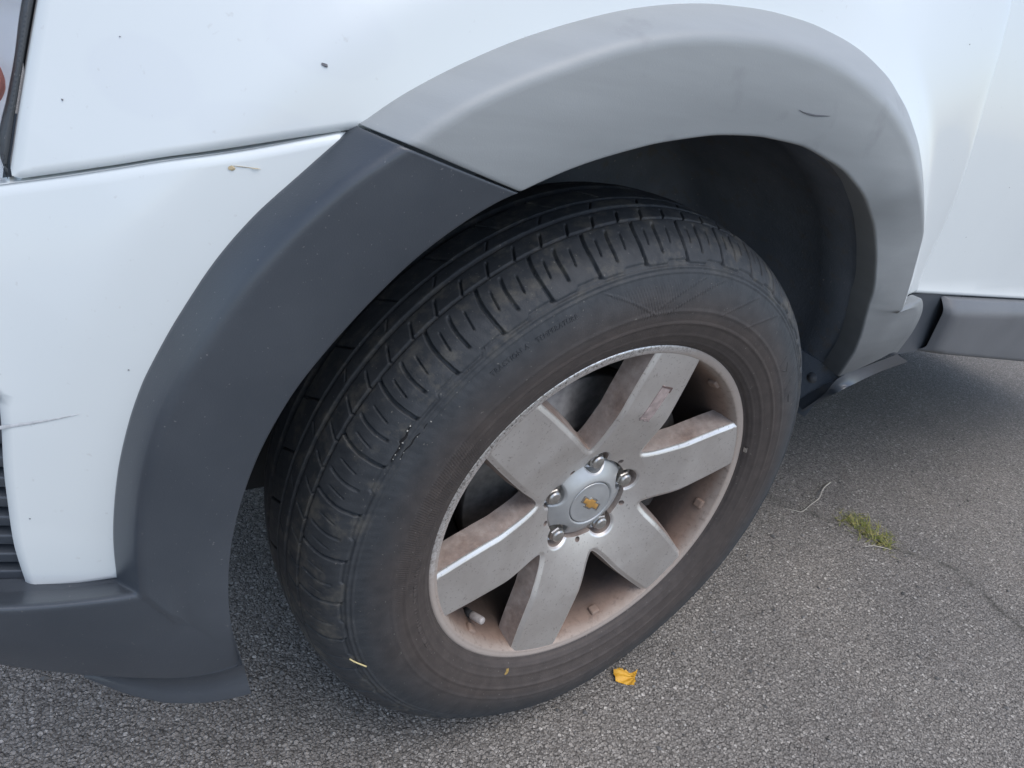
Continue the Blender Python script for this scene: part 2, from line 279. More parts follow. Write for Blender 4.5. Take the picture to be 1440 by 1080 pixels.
# ------------------------------------------------------------------ materials
class NT:
    def __init__(s, name):
        s.m = bpy.data.materials.new(name); s.m.use_nodes = True; s.t = s.m.node_tree
        s.b = s.t.nodes['Principled BSDF']; s.co = None
    def n(s, ty, **kw):
        x = s.t.nodes.new(ty)
        for k, v in kw.items():
            if k in x.inputs: x.inputs[k].default_value = v
            else: setattr(x, k, v)
        return x
    def l(s, a, b): s.t.links.new(a, b)
    def obj(s):
        if not s.co: s.co = s.n('ShaderNodeTexCoord').outputs['Object']
        return s.co
    def noise(s, scale, detail=4, rough=.55, vec=None):
        x = s.n('ShaderNodeTexNoise'); x.inputs['Scale'].default_value = scale; x.inputs['Detail'].default_value = detail
        x.inputs['Roughness'].default_value = rough; s.l(vec if vec is not None else s.obj(), x.inputs['Vector']); return x.outputs['Fac']
    def ramp(s, fac, stops, interp='LINEAR'):
        x = s.n('ShaderNodeValToRGB'); x.color_ramp.interpolation = interp
        e = x.color_ramp.elements
        while len(e) > 1: e.remove(e[0])
        e[0].position = stops[0][0]; e[0].color = stops[0][1]
        for p, c in stops[1:]:
            k = e.new(p); k.color = c
        s.l(fac, x.inputs['Fac']); return x.outputs['Color']
    def rgb(s, c): return tuple(c) + (1,)
    def mix(s, fac, a, b, mode='MIX'):
        x = s.n('ShaderNodeMix'); x.data_type = 'RGBA'; x.blend_type = mode; x.clamp_factor = True
        for v, sk in ((fac, x.inputs[0]), (a, x.inputs[6]), (b, x.inputs[7])):
            if isinstance(v, (int, float)): sk.default_value = v
            elif isinstance(v, tuple): sk.default_value = v if len(v) == 4 else v + (1,)
            else: s.l(v, sk)
        return x.outputs[2]
    def math(s, op, a, b=None, c=None, clamp=False):
        x = s.n('ShaderNodeMath'); x.operation = op; x.use_clamp = clamp
        for v, sk in zip((a, b, c), x.inputs):
            if v is None: continue
            if isinstance(v, (int, float)): sk.default_value = v
            else: s.l(v, sk)
        return x.outputs[0]
    def xyz(s):
        x = s.n('ShaderNodeSeparateXYZ'); s.l(s.obj(), x.inputs[0]); return x.outputs
    def bump(s, h, dist, strength=1.0, prev=None):
        x = s.n('ShaderNodeBump'); x.inputs['Distance'].default_value = dist; x.inputs['Strength'].default_value = strength
        s.l(h, x.inputs['Height'])
        if prev is not None: s.l(prev, x.inputs['Normal'])
        return x.outputs['Normal']
    def set(s, **kw):
        names = {'base': 'Base Color', 'rough': 'Roughness', 'metal': 'Metallic', 'spec': 'Specular IOR Level', 'coat': 'Coat Weight',
                 'coat_r': 'Coat Roughness', 'normal': 'Normal', 'trans': 'Transmission Weight', 'ior': 'IOR', 'sub': 'Subsurface Weight'}
        for k, v in kw.items():
            sk = s.b.inputs[names[k]]
            if isinstance(v, (int, float)): sk.default_value = v
            elif isinstance(v, tuple): sk.default_value = v if len(v) == 4 else v + (1,)
            else: s.l(v, sk)
        return s.m

def m_paint():
    s = NT('white_paint')
    n = s.noise(3.0, 3); c = s.ramp(n, [(.3, (.70, .738, .735, 1)), (.7, (.745, .78, .772, 1))])
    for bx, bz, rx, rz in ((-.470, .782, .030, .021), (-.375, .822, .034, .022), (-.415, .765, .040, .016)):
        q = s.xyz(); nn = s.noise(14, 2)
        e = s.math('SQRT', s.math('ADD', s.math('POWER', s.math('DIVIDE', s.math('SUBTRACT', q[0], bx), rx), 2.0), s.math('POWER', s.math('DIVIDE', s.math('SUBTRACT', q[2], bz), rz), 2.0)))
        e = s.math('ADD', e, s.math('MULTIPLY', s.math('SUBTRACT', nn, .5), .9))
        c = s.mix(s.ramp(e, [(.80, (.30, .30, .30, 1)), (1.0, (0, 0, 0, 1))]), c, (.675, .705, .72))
    dirt = s.noise(160, 2); c = s.mix(s.ramp(dirt, [(.70, (0, 0, 0, 1)), (.78, (.25, .25, .25, 1))]), c, (.45, .43, .40))
    return s.set(base=c, rough=.38, coat=.55, coat_r=.06, spec=.4)
def m_plastic(name, c0, c1, rough, spec=.45):
    s = NT(name)
    n = s.noise(7, 5, .6); c = s.ramp(n, [(.3, c0 + (1,)), (.72, c1 + (1,))])
    sp = s.noise(420, 1); c = s.mix(s.ramp(sp, [(.74, (0, 0, 0, 1)), (.8, (.35, .35, .35, 1))]), c, (.35, .34, .32))
    g = s.noise(900, 2); nb = s.bump(g, .0002, .5)
    r = s.math('ADD', s.math('MULTIPLY', n, .16), rough - .08)
    return s.set(base=c, rough=r, spec=spec, normal=nb)
def m_simple(name, base, rough=.5, metal=0., spec=.5, coat=0., noise=None, bump=None):
    s = NT(name); c = base
    if noise:
        f = s.noise(noise[0], 4); c = s.ramp(f, [(.3, tuple(x * (1 - noise[1]) for x in base) + (1,)), (.7, tuple(min(1, x * (1 + noise[1])) for x in base) + (1,))])
    kw = dict(base=c, rough=rough, metal=metal, spec=spec, coat=coat)
    if bump: kw['normal'] = s.bump(s.noise(bump[0], 3), bump[1], .7)
    return s.set(**kw)
def m_silver(name='silver_paint'):
    """wheel paint; brake dust clings to the walls, the face is wiped clean by rain"""
    s = NT(name); x = s.xyz(); tc = s.n('ShaderNodeTexCoord'); sn = s.n('ShaderNodeSeparateXYZ'); s.l(tc.outputs['Normal'], sn.inputs[0])
    n1 = s.noise(28, 5, .6); n2 = s.noise(9, 3); n3 = s.noise(90, 4, .65)
    wall = s.n('ShaderNodeMapRange'); wall.interpolation_type = 'SMOOTHSTEP'; wall.inputs[1].default_value = .80; wall.inputs[2].default_value = .35
    s.l(s.math('ABSOLUTE', sn.outputs[1]), wall.inputs[0])
    face = s.ramp(n2, [(.35, (.76, .73, .695, 1)), (.7, (.83, .80, .765, 1))])
    face = s.mix(s.ramp(s.noise(300, 2), [(.62, (0, 0, 0, 1)), (.72, (.55, .55, .55, 1))]), face, (.36, .32, .29))
    film = s.ramp(s.noise(12, 5, .65), [(.40, (0, 0, 0, 1)), (.75, (.45, .45, .45, 1))]); face = s.mix(film, face, (.43, .375, .335))
    brown = s.ramp(n3, [(.3, (.15, .100, .078, 1)), (.55, (.25, .18, .145, 1)), (.75, (.36, .29, .245, 1))])
    f = s.math('MULTIPLY', wall.outputs[0], s.math('ADD', s.math('MULTIPLY', n1, .7), .45), clamp=True)
    c = s.mix(f, face, brown)
    metal = s.math('SUBTRACT', .82, s.math('MULTIPLY', f, .75))
    r = s.math('ADD', s.math('ADD', .30, s.math('MULTIPLY', n3, .10)), s.math('MULTIPLY', f, .35))
    return s.set(base=c, rough=r, metal=metal)
def m_barrel():
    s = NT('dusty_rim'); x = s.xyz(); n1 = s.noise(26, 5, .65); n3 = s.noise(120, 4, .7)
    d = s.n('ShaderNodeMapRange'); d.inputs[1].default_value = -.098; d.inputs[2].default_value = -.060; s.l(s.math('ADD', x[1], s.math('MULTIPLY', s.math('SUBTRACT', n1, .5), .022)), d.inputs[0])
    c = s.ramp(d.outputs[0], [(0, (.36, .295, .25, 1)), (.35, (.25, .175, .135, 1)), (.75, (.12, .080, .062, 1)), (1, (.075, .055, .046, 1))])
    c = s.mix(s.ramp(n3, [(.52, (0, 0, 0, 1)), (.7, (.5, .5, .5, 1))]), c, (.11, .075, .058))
    lipm = s.n('ShaderNodeMapRange'); lipm.inputs[1].default_value = -.0996; lipm.inputs[2].default_value = -.1006; s.l(x[1], lipm.inputs[0])
    ulm = s.n('ShaderNodeMapRange'); ulm.interpolation_type = 'SMOOTHSTEP'; ulm.inputs[1].default_value = .10; ulm.inputs[2].default_value = .19
    s.l(s.math('ADD', s.math('SUBTRACT', s.math('MULTIPLY', x[2], .75), s.math('MULTIPLY', x[0], .66)), s.math('MULTIPLY', s.math('SUBTRACT', n1, .5), .10)), ulm.inputs[0])
    c = s.mix(s.math('MULTIPLY', lipm.outputs[0], .8), c, (.40, .345, .305))
    bare = s.math('MULTIPLY', lipm.outputs[0], ulm.outputs[0])
    c = s.mix(bare, c, s.ramp(s.noise(380, 4, .75), [(.36, (.14, .12, .11, 1)), (.45, (.60, .57, .54, 1)), (.6, (.86, .85, .83, 1))]))
    return s.set(base=c, rough=s.math('SUBTRACT', .68, s.math('MULTIPLY', bare, .35)), metal=s.math('ADD', .12, s.math('MULTIPLY', bare, .7)), normal=s.bump(n3, .0008, .7))
def m_tyre():
    s = NT('rubber'); x = s.xyz()
    rr = s.math('SQRT', s.math('ADD', s.math('MULTIPLY', x[0], x[0]), s.math('MULTIPLY', x[2], x[2])))
    n = s.noise(16, 5, .65); n2 = s.noise(70, 4)
    mr = s.n('ShaderNodeMapRange'); mr.inputs[1].default_value = .306; mr.inputs[2].default_value = .264
    s.l(s.math('ADD', rr, s.math('MULTIPLY', s.math('SUBTRACT', n, .5), .03)), mr.inputs[0])
    base = s.ramp(n2, [(.3, (.030, .034, .039, 1)), (.7, (.048, .052, .057, 1))])
    c = s.mix(s.math('MULTIPLY', mr.outputs[0], .75), base, s.ramp(n2, [(.3, (.060, .046, .039, 1)), (.7, (.082, .063, .053, 1))]))
    # dusty scuffs on the shoulder
    sh = s.n('ShaderNodeMapRange'); sh.interpolation_type = 'SMOOTHSTEP'; sh.inputs[1].default_value = .306; sh.inputs[2].default_value = .324; s.l(rr, sh.inputs[0])
    sc = s.math('MULTIPLY', sh.outputs[0], s.ramp(s.noise(38, 6, .7), [(.50, (0, 0, 0, 1)), (.72, (.8, .8, .8, 1))]))
    c = s.mix(sc, c, (.13, .12, .10))
    sp = s.ramp(s.noise(330, 1), [(.73, (0, 0, 0, 1)), (.78, (.6, .6, .6, 1))]); c = s.mix(sp, c, (.2, .19, .17))
    nb = s.bump(s.noise(600, 3), .0004, .6)
    return s.set(base=c, rough=s.math('ADD', .52, s.math('MULTIPLY', n, .2)), spec=.42, normal=nb)
CRACK = [(.80, .26), (.855, .105), (.985, -.10), (1.065, -.20), (1.0, -.40)]
def m_asphalt():
    s = NT('asphalt'); co = s.obj()
    warp = s.n('ShaderNodeTexNoise'); warp.inputs['Scale'].default_value = 60; warp.inputs['Detail'].default_value = 2; s.l(co, warp.inputs['Vector'])
    wv = s.n('ShaderNodeVectorMath'); wv.operation = 'MULTIPLY_ADD'; s.l(warp.outputs['Color'], wv.inputs[0]); wv.inputs[1].default_value = (.006, .006, 0); s.l(co, wv.inputs[2])
    def vor(scale):
        v = s.n('ShaderNodeTexVoronoi'); v.voronoi_dimensions = '2D'; v.inputs['Scale'].default_value = scale; s.l(wv.outputs[0], v.inputs['Vector']); return v
    a = vor(155); b = vor(350)
    ra = s.n('ShaderNodeSeparateColor'); s.l(a.outputs['Color'], ra.inputs[0]); rb = s.n('ShaderNodeSeparateColor'); s.l(b.outputs['Color'], rb.inputs[0])
    ca = s.ramp(ra.outputs[0], [(0, (.21, .193, .174, 1)), (.5, (.285, .263, .239, 1)), (.88, (.35, .325, .296, 1)), (1, (.52, .49, .45, 1))])
    cb = s.ramp(rb.outputs[0], [(0, (.11, .101, .092, 1)), (.5, (.225, .208, .189, 1)), (.92, (.30, .28, .258, 1)), (1, (.50, .47, .43, 1))])
    # a stone stands where its cell is "big"; fines and binder fill the rest
    da = s.math('ADD', a.outputs['Distance'], s.math('MULTIPLY', ra.outputs[1], .38))
    stone = s.ramp(da, [(.46, (1, 1, 1, 1)), (.60, (0, 0, 0, 1))])
    c = s.mix(stone, cb, ca)
    edge = s.ramp(b.outputs['Distance'], [(.25, (1, 1, 1, 1)), (.75, (.55, .55, .55, 1))])
    c = s.mix(s.math('MULTIPLY', s.math('SUBTRACT', 1.0, stone), .9), c, s.mix(1.0, c, edge, 'MULTIPLY'))
    big = s.ramp(s.noise(2.2, 5, .6), [(.3, (.86, .86, .87, 1)), (.7, (1.12, 1.1, 1.07, 1))]); c = s.mix(1.0, c, big, 'MULTIPLY')
    red = s.ramp(s.noise(11, 3), [(.66, (0, 0, 0, 1)), (.78, (.35, .35, .35, 1))]); c = s.mix(red, c, (.15, .115, .10))
    # crack: distance to a short polyline, warped
    wc = s.n('ShaderNodeTexNoise'); wc.inputs['Scale'].default_value = 24; wc.inputs['Detail'].default_value = 5; s.l(co, wc.inputs['Vector'])
    w2 = s.n('ShaderNodeVectorMath'); w2.operation = 'MULTIPLY_ADD'; s.l(wc.outputs['Color'], w2.inputs[0]); w2.inputs[1].default_value = (.05, .05, 0)
    sub = s.n('ShaderNodeVectorMath'); sub.operation = 'SUBTRACT'; s.l(co, sub.inputs[0]); sub.inputs[1].default_value = (.025, .025, 0); s.l(sub.outputs[0], w2.inputs[2])
    dmin = None
    for (ax, ay), (bx, by) in zip(CRACK[:-1], CRACK[1:]):
        pa = s.n('ShaderNodeVectorMath'); pa.operation = 'SUBTRACT'; s.l(w2.outputs[0], pa.inputs[0]); pa.inputs[1].default_value = (ax, ay, 0)
        ba = (bx - ax, by - ay, 0); L2 = ba[0] ** 2 + ba[1] ** 2
        dt = s.n('ShaderNodeVectorMath'); dt.operation = 'DOT_PRODUCT'; s.l(pa.outputs[0], dt.inputs[0]); dt.inputs[1].default_value = ba
        hh = s.math('DIVIDE', dt.outputs['Value'], L2, clamp=True)
        sc = s.n('ShaderNodeVectorMath'); sc.operation = 'SCALE'; sc.inputs[0].default_value = ba; s.l(hh, sc.inputs['Scale'])
        df = s.n('ShaderNodeVectorMath'); df.operation = 'SUBTRACT'; s.l(pa.outputs[0], df.inputs[0]); s.l(sc.outputs[0], df.inputs[1])
        ln = s.n('ShaderNodeVectorMath'); ln.operation = 'LENGTH'; s.l(df.outputs[0], ln.inputs[0])
        dmin = ln.outputs['Value'] if dmin is None else s.math('MINIMUM', dmin, ln.outputs['Value'])
    cr = s.ramp(dmin, [(0, (1, 1, 1, 1)), (.0035, (.85, .85, .85, 1)), (.010, (.25, .25, .25, 1)), (.035, (0, 0, 0, 1))])
    crm = s.math('MULTIPLY', cr, s.ramp(s.noise(18, 3), [(.35, (.25, .25, .25, 1)), (.6, (1, 1, 1, 1))]))
    c = s.mix(s.math('MULTIPLY', crm, .68), c, (.045, .043, .034))
    h = s.math('ADD', s.math('MULTIPLY', stone, s.math('ADD', .45, s.math('MULTIPLY', ra.outputs[2], .45))), s.math('MULTIPLY', s.math('SUBTRACT', .8, b.outputs['Distance']), s.math('ADD', .25, s.math('MULTIPLY', rb.outputs[2], .5))))
    h = s.math('SUBTRACT', h, s.math('MULTIPLY', crm, .7))
    nb = s.bump(h, .0030, 1.0)
    return s.set(base=c, rough=.82, spec=.35, normal=nb)

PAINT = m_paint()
CLAD = m_plastic('dark_cladding_plastic', (.045, .053, .064), (.068, .077, .089), .31, .55)
def m_faded_shaded():
    """sun-bleached grey trim; shade on the downward-facing lower part is painted in darker"""
    s = NT('faded_shaded_plastic'); x = s.xyz()
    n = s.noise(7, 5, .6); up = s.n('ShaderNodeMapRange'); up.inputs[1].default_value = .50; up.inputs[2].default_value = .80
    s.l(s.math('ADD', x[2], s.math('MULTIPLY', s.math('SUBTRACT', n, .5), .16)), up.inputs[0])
    c = s.ramp(up.outputs[0], [(0, (.12, .127, .131, 1)), (.45, (.235, .247, .25, 1)), (1, (.33, .346, .348, 1))])  # lower stops darkened to imitate shade on the down-facing tail
    sm = s.n('ShaderNodeMapping'); sm.inputs['Scale'].default_value = (2.5, 2.5, 22); s.l(s.obj(), sm.inputs['Vector'])
    st = s.noise(3.0, 5, .6, sm.outputs[0]); c = s.mix(1.0, c, s.ramp(st, [(.3, (.95, .95, .95, 1)), (.7, (1.04, 1.04, 1.04, 1))]), 'MULTIPLY')
    sp = s.noise(420, 1); c = s.mix(s.ramp(sp, [(.74, (0, 0, 0, 1)), (.8, (.4, .4, .4, 1))]), c, (.45, .44, .42))
    dk = s.ramp(s.noise(19, 4, .6), [(.60, (0, 0, 0, 1)), (.72, (.26, .26, .26, 1))]); c = s.mix(dk, c, (.17, .175, .185))
    g = s.noise(900, 2); nb = s.bump(g, .0002, .5)
    return s.set(base=c, rough=s.math('ADD', s.math('MULTIPLY', n, .16), .38), spec=.45, normal=nb)
FADED_SHADED = m_faded_shaded()
SILLP = m_plastic('sill_plastic', (.115, .119, .126), (.15, .154, .161), .5)
def m_liner():
    s = NT('liner_plastic'); n = s.noise(9, 6, .65); m_ = s.noise(45, 4, .6)
    c = s.ramp(n, [(.3, (.13, .15, .175, 1)), (.7, (.20, .22, .25, 1))])
    c = s.mix(s.ramp(m_, [(.55, (0, 0, 0, 1)), (.72, (.6, .6, .6, 1))]), c, (.18, .16, .14))
    c = s.mix(s.ramp(s.noise(210, 2), [(.70, (0, 0, 0, 1)), (.76, (.8, .8, .8, 1))]), c, (.42, .40, .37))
    return s.set(base=c, rough=.75, spec=.3, normal=s.bump(s.noise(260, 3), .0012, .7))
LINER = m_liner()
SEALM = m_plastic('seal_rubber', (.05, .055, .06), (.075, .08, .085), .4)
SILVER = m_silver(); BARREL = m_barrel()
RUBBER = m_tyre()
DARK = m_simple('dark_underbody', (.02, .02, .021), .8)
CAP = m_simple('cap_silver', (.46, .465, .46), .36, .5, noise=(40, .08))
STEEL = m_simple('bright_steel', (.55, .54, .52), .25, 1.0, noise=(120, .12))
NUT = m_simple('lug_nut_steel', (.50, .48, .45), .33, .9, noise=(160, .2))
DISC = m_simple('brake_disc_iron', (.20, .19, .18), .45, .5, noise=(90, .25))
CALIPER = m_simple('caliper_iron', (.055, .05, .047), .65, .2, noise=(60, .3))
GOLD = m_simple('emblem_gold', (.55, .30, .085), .42, .3, noise=(90, .12))
ASPHALT = m_asphalt()

# ------------------------------------------------------------------ ground
gm = bpy.data.meshes.new('ground'); b = 400
gm.from_pydata([(-b, -b, 0), (b, -b, 0), (b, b, 0), (-b, b, 0)], [], [(0, 1, 2, 3)])
ground = bpy.data.objects.new('ground', gm); COL.objects.link(ground); gm.materials.append(ASPHALT)
tag(ground, 'grey worn asphalt surface with fine stones and a crack', 'asphalt', kind='structure')

# ------------------------------------------------------------------ the car
car = empty('car')
tag(car, 'white car with grey plastic wheel arch trim and six-spoke alloy wheel', 'car')

PT = np.arange(8, 172, 8.)
RT = np.array([0.5435, 0.5435, 0.5435, 0.5428, 0.5418, 0.5425, 0.5428, 0.5443, 0.5446, 0.5423, 0.5399, 0.5392, 0.5408, 0.543, 0.5467, 0.5498, 0.5481, 0.5458, 0.539, 0.5293, 0.5174])
def plan(x): return .5 * np.clip(-np.asarray(x) - .25, 0, 2) ** 2
def Yfen(x, z):
    x = np.asarray(x, float); z = np.asarray(z, float)
    p = np.degrees(np.arctan2(z - .36, x)); r = np.hypot(x, z - .36)
    dr = r - np.interp(p, PT, RT)
    amp = .018 - .013 * sst(58, 95, p)
    band = amp * soft(1 - dr / .045, .12)
    sl_ = .66 * sst(50, 95, p) * (1 - sst(140, 178, p))
    return -.1225 + amp + plan(x) - band + sl_ * soft(dr - .045, .005) + .10 * soft(x - .30, .03)
def xz(L): return [(p[0], p[2]) for p in L]

# front wing
inset = [(x * .985, (z - .36) * .985 + .36) for x, y, z in OUT_UP]
gap_s = spline(np.array(xz(FEN_GAP)), 40); front_s = spline(np.array(xz(FEN_FRONT)), 40); door_s = spline(np.array(xz(FEN_DOOR)), 30)
fen_poly = [(-.352, .7745)] + [tuple(p) for p in gap_s] + [tuple(p) for p in front_s] + [(-.46, .94), (-.30, .99), (0, 1.02), (.30, 1.03)] + \
           [tuple(p) for p in door_s] + [(.5483, .6139), (.516, .6125), (.478, .6095)] + inset[::-1]
_dl = np.array([tuple(p) for p in door_s])
def Ywing(x, z):      # the wing rolls in towards the door gap
    x = np.asarray(x, float); z = np.asarray(z, float)
    d = np.interp(z, _dl[::-1, 1], _dl[::-1, 0]) - x
    return Yfen(x, z) + np.where(x > .25, .010 * np.exp(-np.clip(d, 0, 1) / .016), 0)
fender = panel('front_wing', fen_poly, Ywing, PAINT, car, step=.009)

# bumper cover (white part)
bt = spline(np.array(xz(BUMP_TOP)), 40)
out_lo = [(x * .988, (z - .36) * .988 + .36) for x, y, z in OUT_LO]
bot = spline(np.array(xz(BUMP_BOT)), 20); left = spline(np.array(xz(BUMP_LEFT)[:6]), 30)
bump_poly = [tuple(p) for p in bt] + [(-.66, .665), (-.66, .575), (-.5825, .5716)] + [tuple(p) for p in left[::-1]] + \
            [tuple(p) for p in bot[::-1]] + [(-.500, .4195)] + out_lo[::-1][2:-1]
def crease_line(x, z):      # pressed line running back from the fog lamp corner
    t = z - (.5547 + (x + .5617) * .40)
    return .0002 * np.exp(-(t / .0050) ** 2) * sst(-.505, -.570, x)
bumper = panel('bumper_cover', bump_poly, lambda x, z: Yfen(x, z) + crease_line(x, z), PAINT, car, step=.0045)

# door
def Ydoor(x, z): return -.066 - .35 * soft(.618 - (np.asarray(x) - .6) * .06 - np.asarray(z, float), .005) + .08 * soft(np.asarray(z) - .95, .03)
def dtop(x): return .6098 - .0625 * (x - .5955)
d_front = [(x + .012, z) for x, z in [tuple(p) for p in door_s]]
door = panel('front_door', [(.42, 1.03)] + [(.405, 1.0)] + [(p[0] - .03, p[1]) for p in door_s[3:]] + [(.585, dtop(.585)), (1.545, dtop(1.545)), (1.545, 1.12), (.60, 1.08)], Ydoor, PAINT, car, step=.02)
panel('rear_door', [(1.551, dtop(1.551)), (2.6, dtop(2.6)), (2.6, 1.16), (1.551, 1.12)], Ydoor, PAINT, car, step=.04)
for nm, (xa, xb) in (('front_window', (.62, 1.54)), ('rear_window', (1.56, 2.55))):
    secs = []
    for x in np.linspace(xa, xb, 8):
        zt = min(1.56, 1.14 + max(0., (x - .55)) * .75); zb = 1.075 + (x - .6) * .043
        secs.append([(x, -.055, zb), (x, -.02, (zb + zt) / 2), (x, .06 + .0 * x, zt)])
    strip(nm, secs, m_simple('tinted_glass', (.02, .025, .03), .04, 0, .6), car)
secs = []
for x in np.linspace(.60, 2.6, 14):
    zt = min(1.57, 1.13 + max(0., (x - .55)) * .75); secs.append([(x, .05, zt - .01), (x, .10, zt + .03), (x, .4, zt + .06), (x, .82, zt + .07), (x, 1.24, zt + .06), (x, 1.6, zt)])
strip('roof', secs, PAINT, car)

# door cladding / sill
def cl_top(x): return dtop(x) - .003
def cl_bev(x): return .5807 - .0593 * (x - .6997)
def cl_bot(x): return .4941 - .1345 * (min(x, 1.5) - .7536)
secs = []
for x in np.r_[.685, .690, .697, .706, .72, np.linspace(.75, 2.6, 30)]:
    k = float(np.clip((x - .685) / .03, 0, 1)); r_ = .022 * (1 - math.sqrt(max(0, 1 - (1 - k) ** 2)))
    yo = .016 * (1 - math.sqrt(max(0, 1 - (1 - k) ** 2)))
    c = [(x, -.066, cl_top(x)), (x, -.079 + yo, cl_top(x) - .001), (x, -.094 + yo, cl_bev(x)), (x + (0.02 if x < .75 else 0), -.088 + yo, cl_bot(x) + .004), (x, -.05, cl_bot(x) - .008)]
    secs.append(profile(c, [.002, .010, .008], [1, 2, 5, 1]))
sill = strip('door_cladding', secs, SILLP, car)
V, F = box_vf(.585, .76, -.064, -.03, .498, .608)
rec = mesh_obj('sill_recess', V, F, CLAD, car, smooth=False)
V = []
for x in (.70, 2.6): V += [(x, -.055, cl_bot(x) - .004), (x, .10, cl_bot(x) + .0), (x, .10, cl_top(x)), (x, -.055, cl_top(x) - .01)]
mesh_obj('sill', V, [(0, 1, 5, 4), (1, 2, 6, 5), (2, 3, 7, 6), (3, 0, 4, 7), (3, 2, 1, 0), (4, 5, 6, 7)], DARK, car, smooth=False)

# wing flare (upper trim)
def flare_secs(O, K, A, n, ret=.035, drop=.010):
    O, K, A = (spline(np.asarray(c, float), n) for c in (O, K, A)); out = []
    for o, k, a in zip(O, K, A):
        oin = o + np.array((0, .014, 0)); rad = np.array((a[0], 0, a[2] - .36)); rad /= max(np.linalg.norm(rad), 1e-6)
        ain = a + np.array((0, ret, 0)) + rad * drop
        out.append(profile([oin, o, k, a, ain], [.0016, .0090, .0045], [1, 3, 9, 2], [None, (0, -.0006, 0), (0, -.0022, 0), None]))
    return np.array(out)
def end_cap_secs(S):
    """roll the first section inwards so the cut end has thickness"""
    e0 = S[0] + np.array((0, .006, 0)); t = S[1] - S[0]; t /= np.linalg.norm(t, axis=1)[:, None]
    return np.concatenate([[e0 + t * .0003], [S[0] + np.array((0, .0006, 0)) + t * .0001], [S[0] + t * .0011], S[1:]], 0)
Su = flare_secs(OUT_UP, CREASE_UP, ARCH_UP, 150)
Tt = flare_secs(TAIL_O, TAIL_K, TAIL_A, 36)
off = np.array((.0004, 0, .0006))
Su[0] += off; 
S_all = np.concatenate([end_cap_secs(Su), Tt[1:]], 0)
wing_flare = strip('wing_flare', S_all, FADED_SHADED, car)
# lower front trim: flare leg + bumper skirt, one moulding
Sl = flare_secs(OUT_LO, CREASE_LO, ARCH_LO, 110)
Sb = flare_secs(LOW_O, LOW_K, LOW_A, 50, ret=.03, drop=.0)
Sl[0] -= off
S_ = np.concatenate([end_cap_secs(Sl), Sb[1:]], 0)
nm_ = len(Sl) + 1; cols = range(17, S_.shape[1] - 6)
for it_ in range(260):
    for a_, b2_ in ((nm_ - 36, nm_ + 36),):
        seg_ = S_[a_ - 1:b2_ + 1, 17:S_.shape[1] - 6, 1]
        S_[a_:b2_, 17:S_.shape[1] - 6, 1] = .25 * seg_[:-2] + .5 * seg_[1:-1] + .25 * seg_[2:]
skirt = strip('bumper_cladding', S_, CLAD, car)
# thin lip below
T = spline(LIP_T, 30); B = spline(LIP_B, 30)
lip_secs = []
for t, b_ in zip(T, B):
    t = t + np.array((0, .001, .003))
    lip_secs.append(profile([t, b_, b_ + np.array((.0, .012, .004)), t + np.array((0, .03, .0))], [.004, .003], [5, 1, 1], [(0, .006, 0)]))
lipo = strip('air_dam_lip', lip_secs, CLAD, car)
# strip below the tail of the flare
T = spline(STRIP_T, 24); B = spline(STRIP_B, 24)
strip('flare_foot', [profile([t, b_, b_ + np.array((0, .02, .006))], [.003], [4, 2]) for t, b_ in zip(T, B)], CLAD, car)

# wheel-arch liner
secs = []
for a in np.radians(np.linspace(4, 186, 90)):
    c, s_ = math.cos(a), math.sin(a)
    rl = .462 + .004 * math.sin(9 * a); rows = []
    for yy, dr in ((-.105, .0), (-.06, .004), (-.02, .010), (-.012, .016), (.05, .018), (.12, .016), (.20, .008), (.262, -.005)):
        tuck = .06 * sst(.2, .45, c * .46) * (1 - sst(0, .5, s_)); y_ = yy + (tuck if yy < 0 else 0)
        rows.append(((rl + dr) * c, y_, .36 + (rl + dr) * s_))
    for q in (.85, .6, .3): rows.append((rl * c * q, .264, .36 + rl * s_ * q if .36 + rl * s_ * q > .2 else .2))
    secs.append(rows)
liner = strip('wheel_arch_liner', secs, LINER, car)
V, F = box_vf(-.52, .50, .266, .275, .203, .80); mesh_obj('inner_wing', V, F, DARK, car, smooth=False)
# lower liner flap and its screw
flap = np.array([(.4475, -.082, .490), (.4475, .02, .495), (.4515, .02, .43), (.4505, -.040, .418)])
V = np.vstack([flap, flap + np.array((.006, 0, 0))])
fl_o = mesh_obj('liner_flap', V, [(0, 1, 2, 3), (7, 6, 5, 4), (0, 4, 5, 1), (1, 5, 6, 2), (2, 6, 7, 3), (3, 7, 4, 0)], LINER, car, smooth=False)
V, F = lathe([(0, .0022), (.003, .0021), (.0045, .0012), (.0048, .0004), (.0085, .0003), (.0088, -.001)], 20)
sc = mesh_obj('screw', [(-(-v[1]), v[0], v[2]) for v in V], F, SILLP, fl_o)
sc.location = (.4480, -.040, .462)

# underbody, bonnet: keep light out from above
V, F = box_vf(-.62, 2.6, .28, 1.72, .33, .40); mesh_obj('underbody', V, F, DARK, car, smooth=False)
V, F = box_vf(.50, 2.6, .10, .30, .40, .46); mesh_obj('floor_pan', V, F, DARK, car, smooth=False)
def bon(x, y): return 1.00 + .03 * sst(-.4, .4, x) + .05 * np.sin(np.pi * np.clip((y + .05) / 1.75, 0, 1)) - .25 * np.clip(-x - .35, 0, 1)
gx = np.linspace(-.66, .75, 20); gy = np.linspace(-.05, 1.68, 24)
V = [(x, y + (.0 if y > 0 else (plan(x) + (.02 if x < -.3 else 0))), float(bon(x, y)) - (.02 if y < 0 else 0)) for x in gx for y in gy]
F = [(i * 24 + j, (i + 1) * 24 + j, (i + 1) * 24 + j + 1, i * 24 + j + 1) for i in range(19) for j in range(23)]
mesh_obj('bonnet', V, F, PAINT, car)

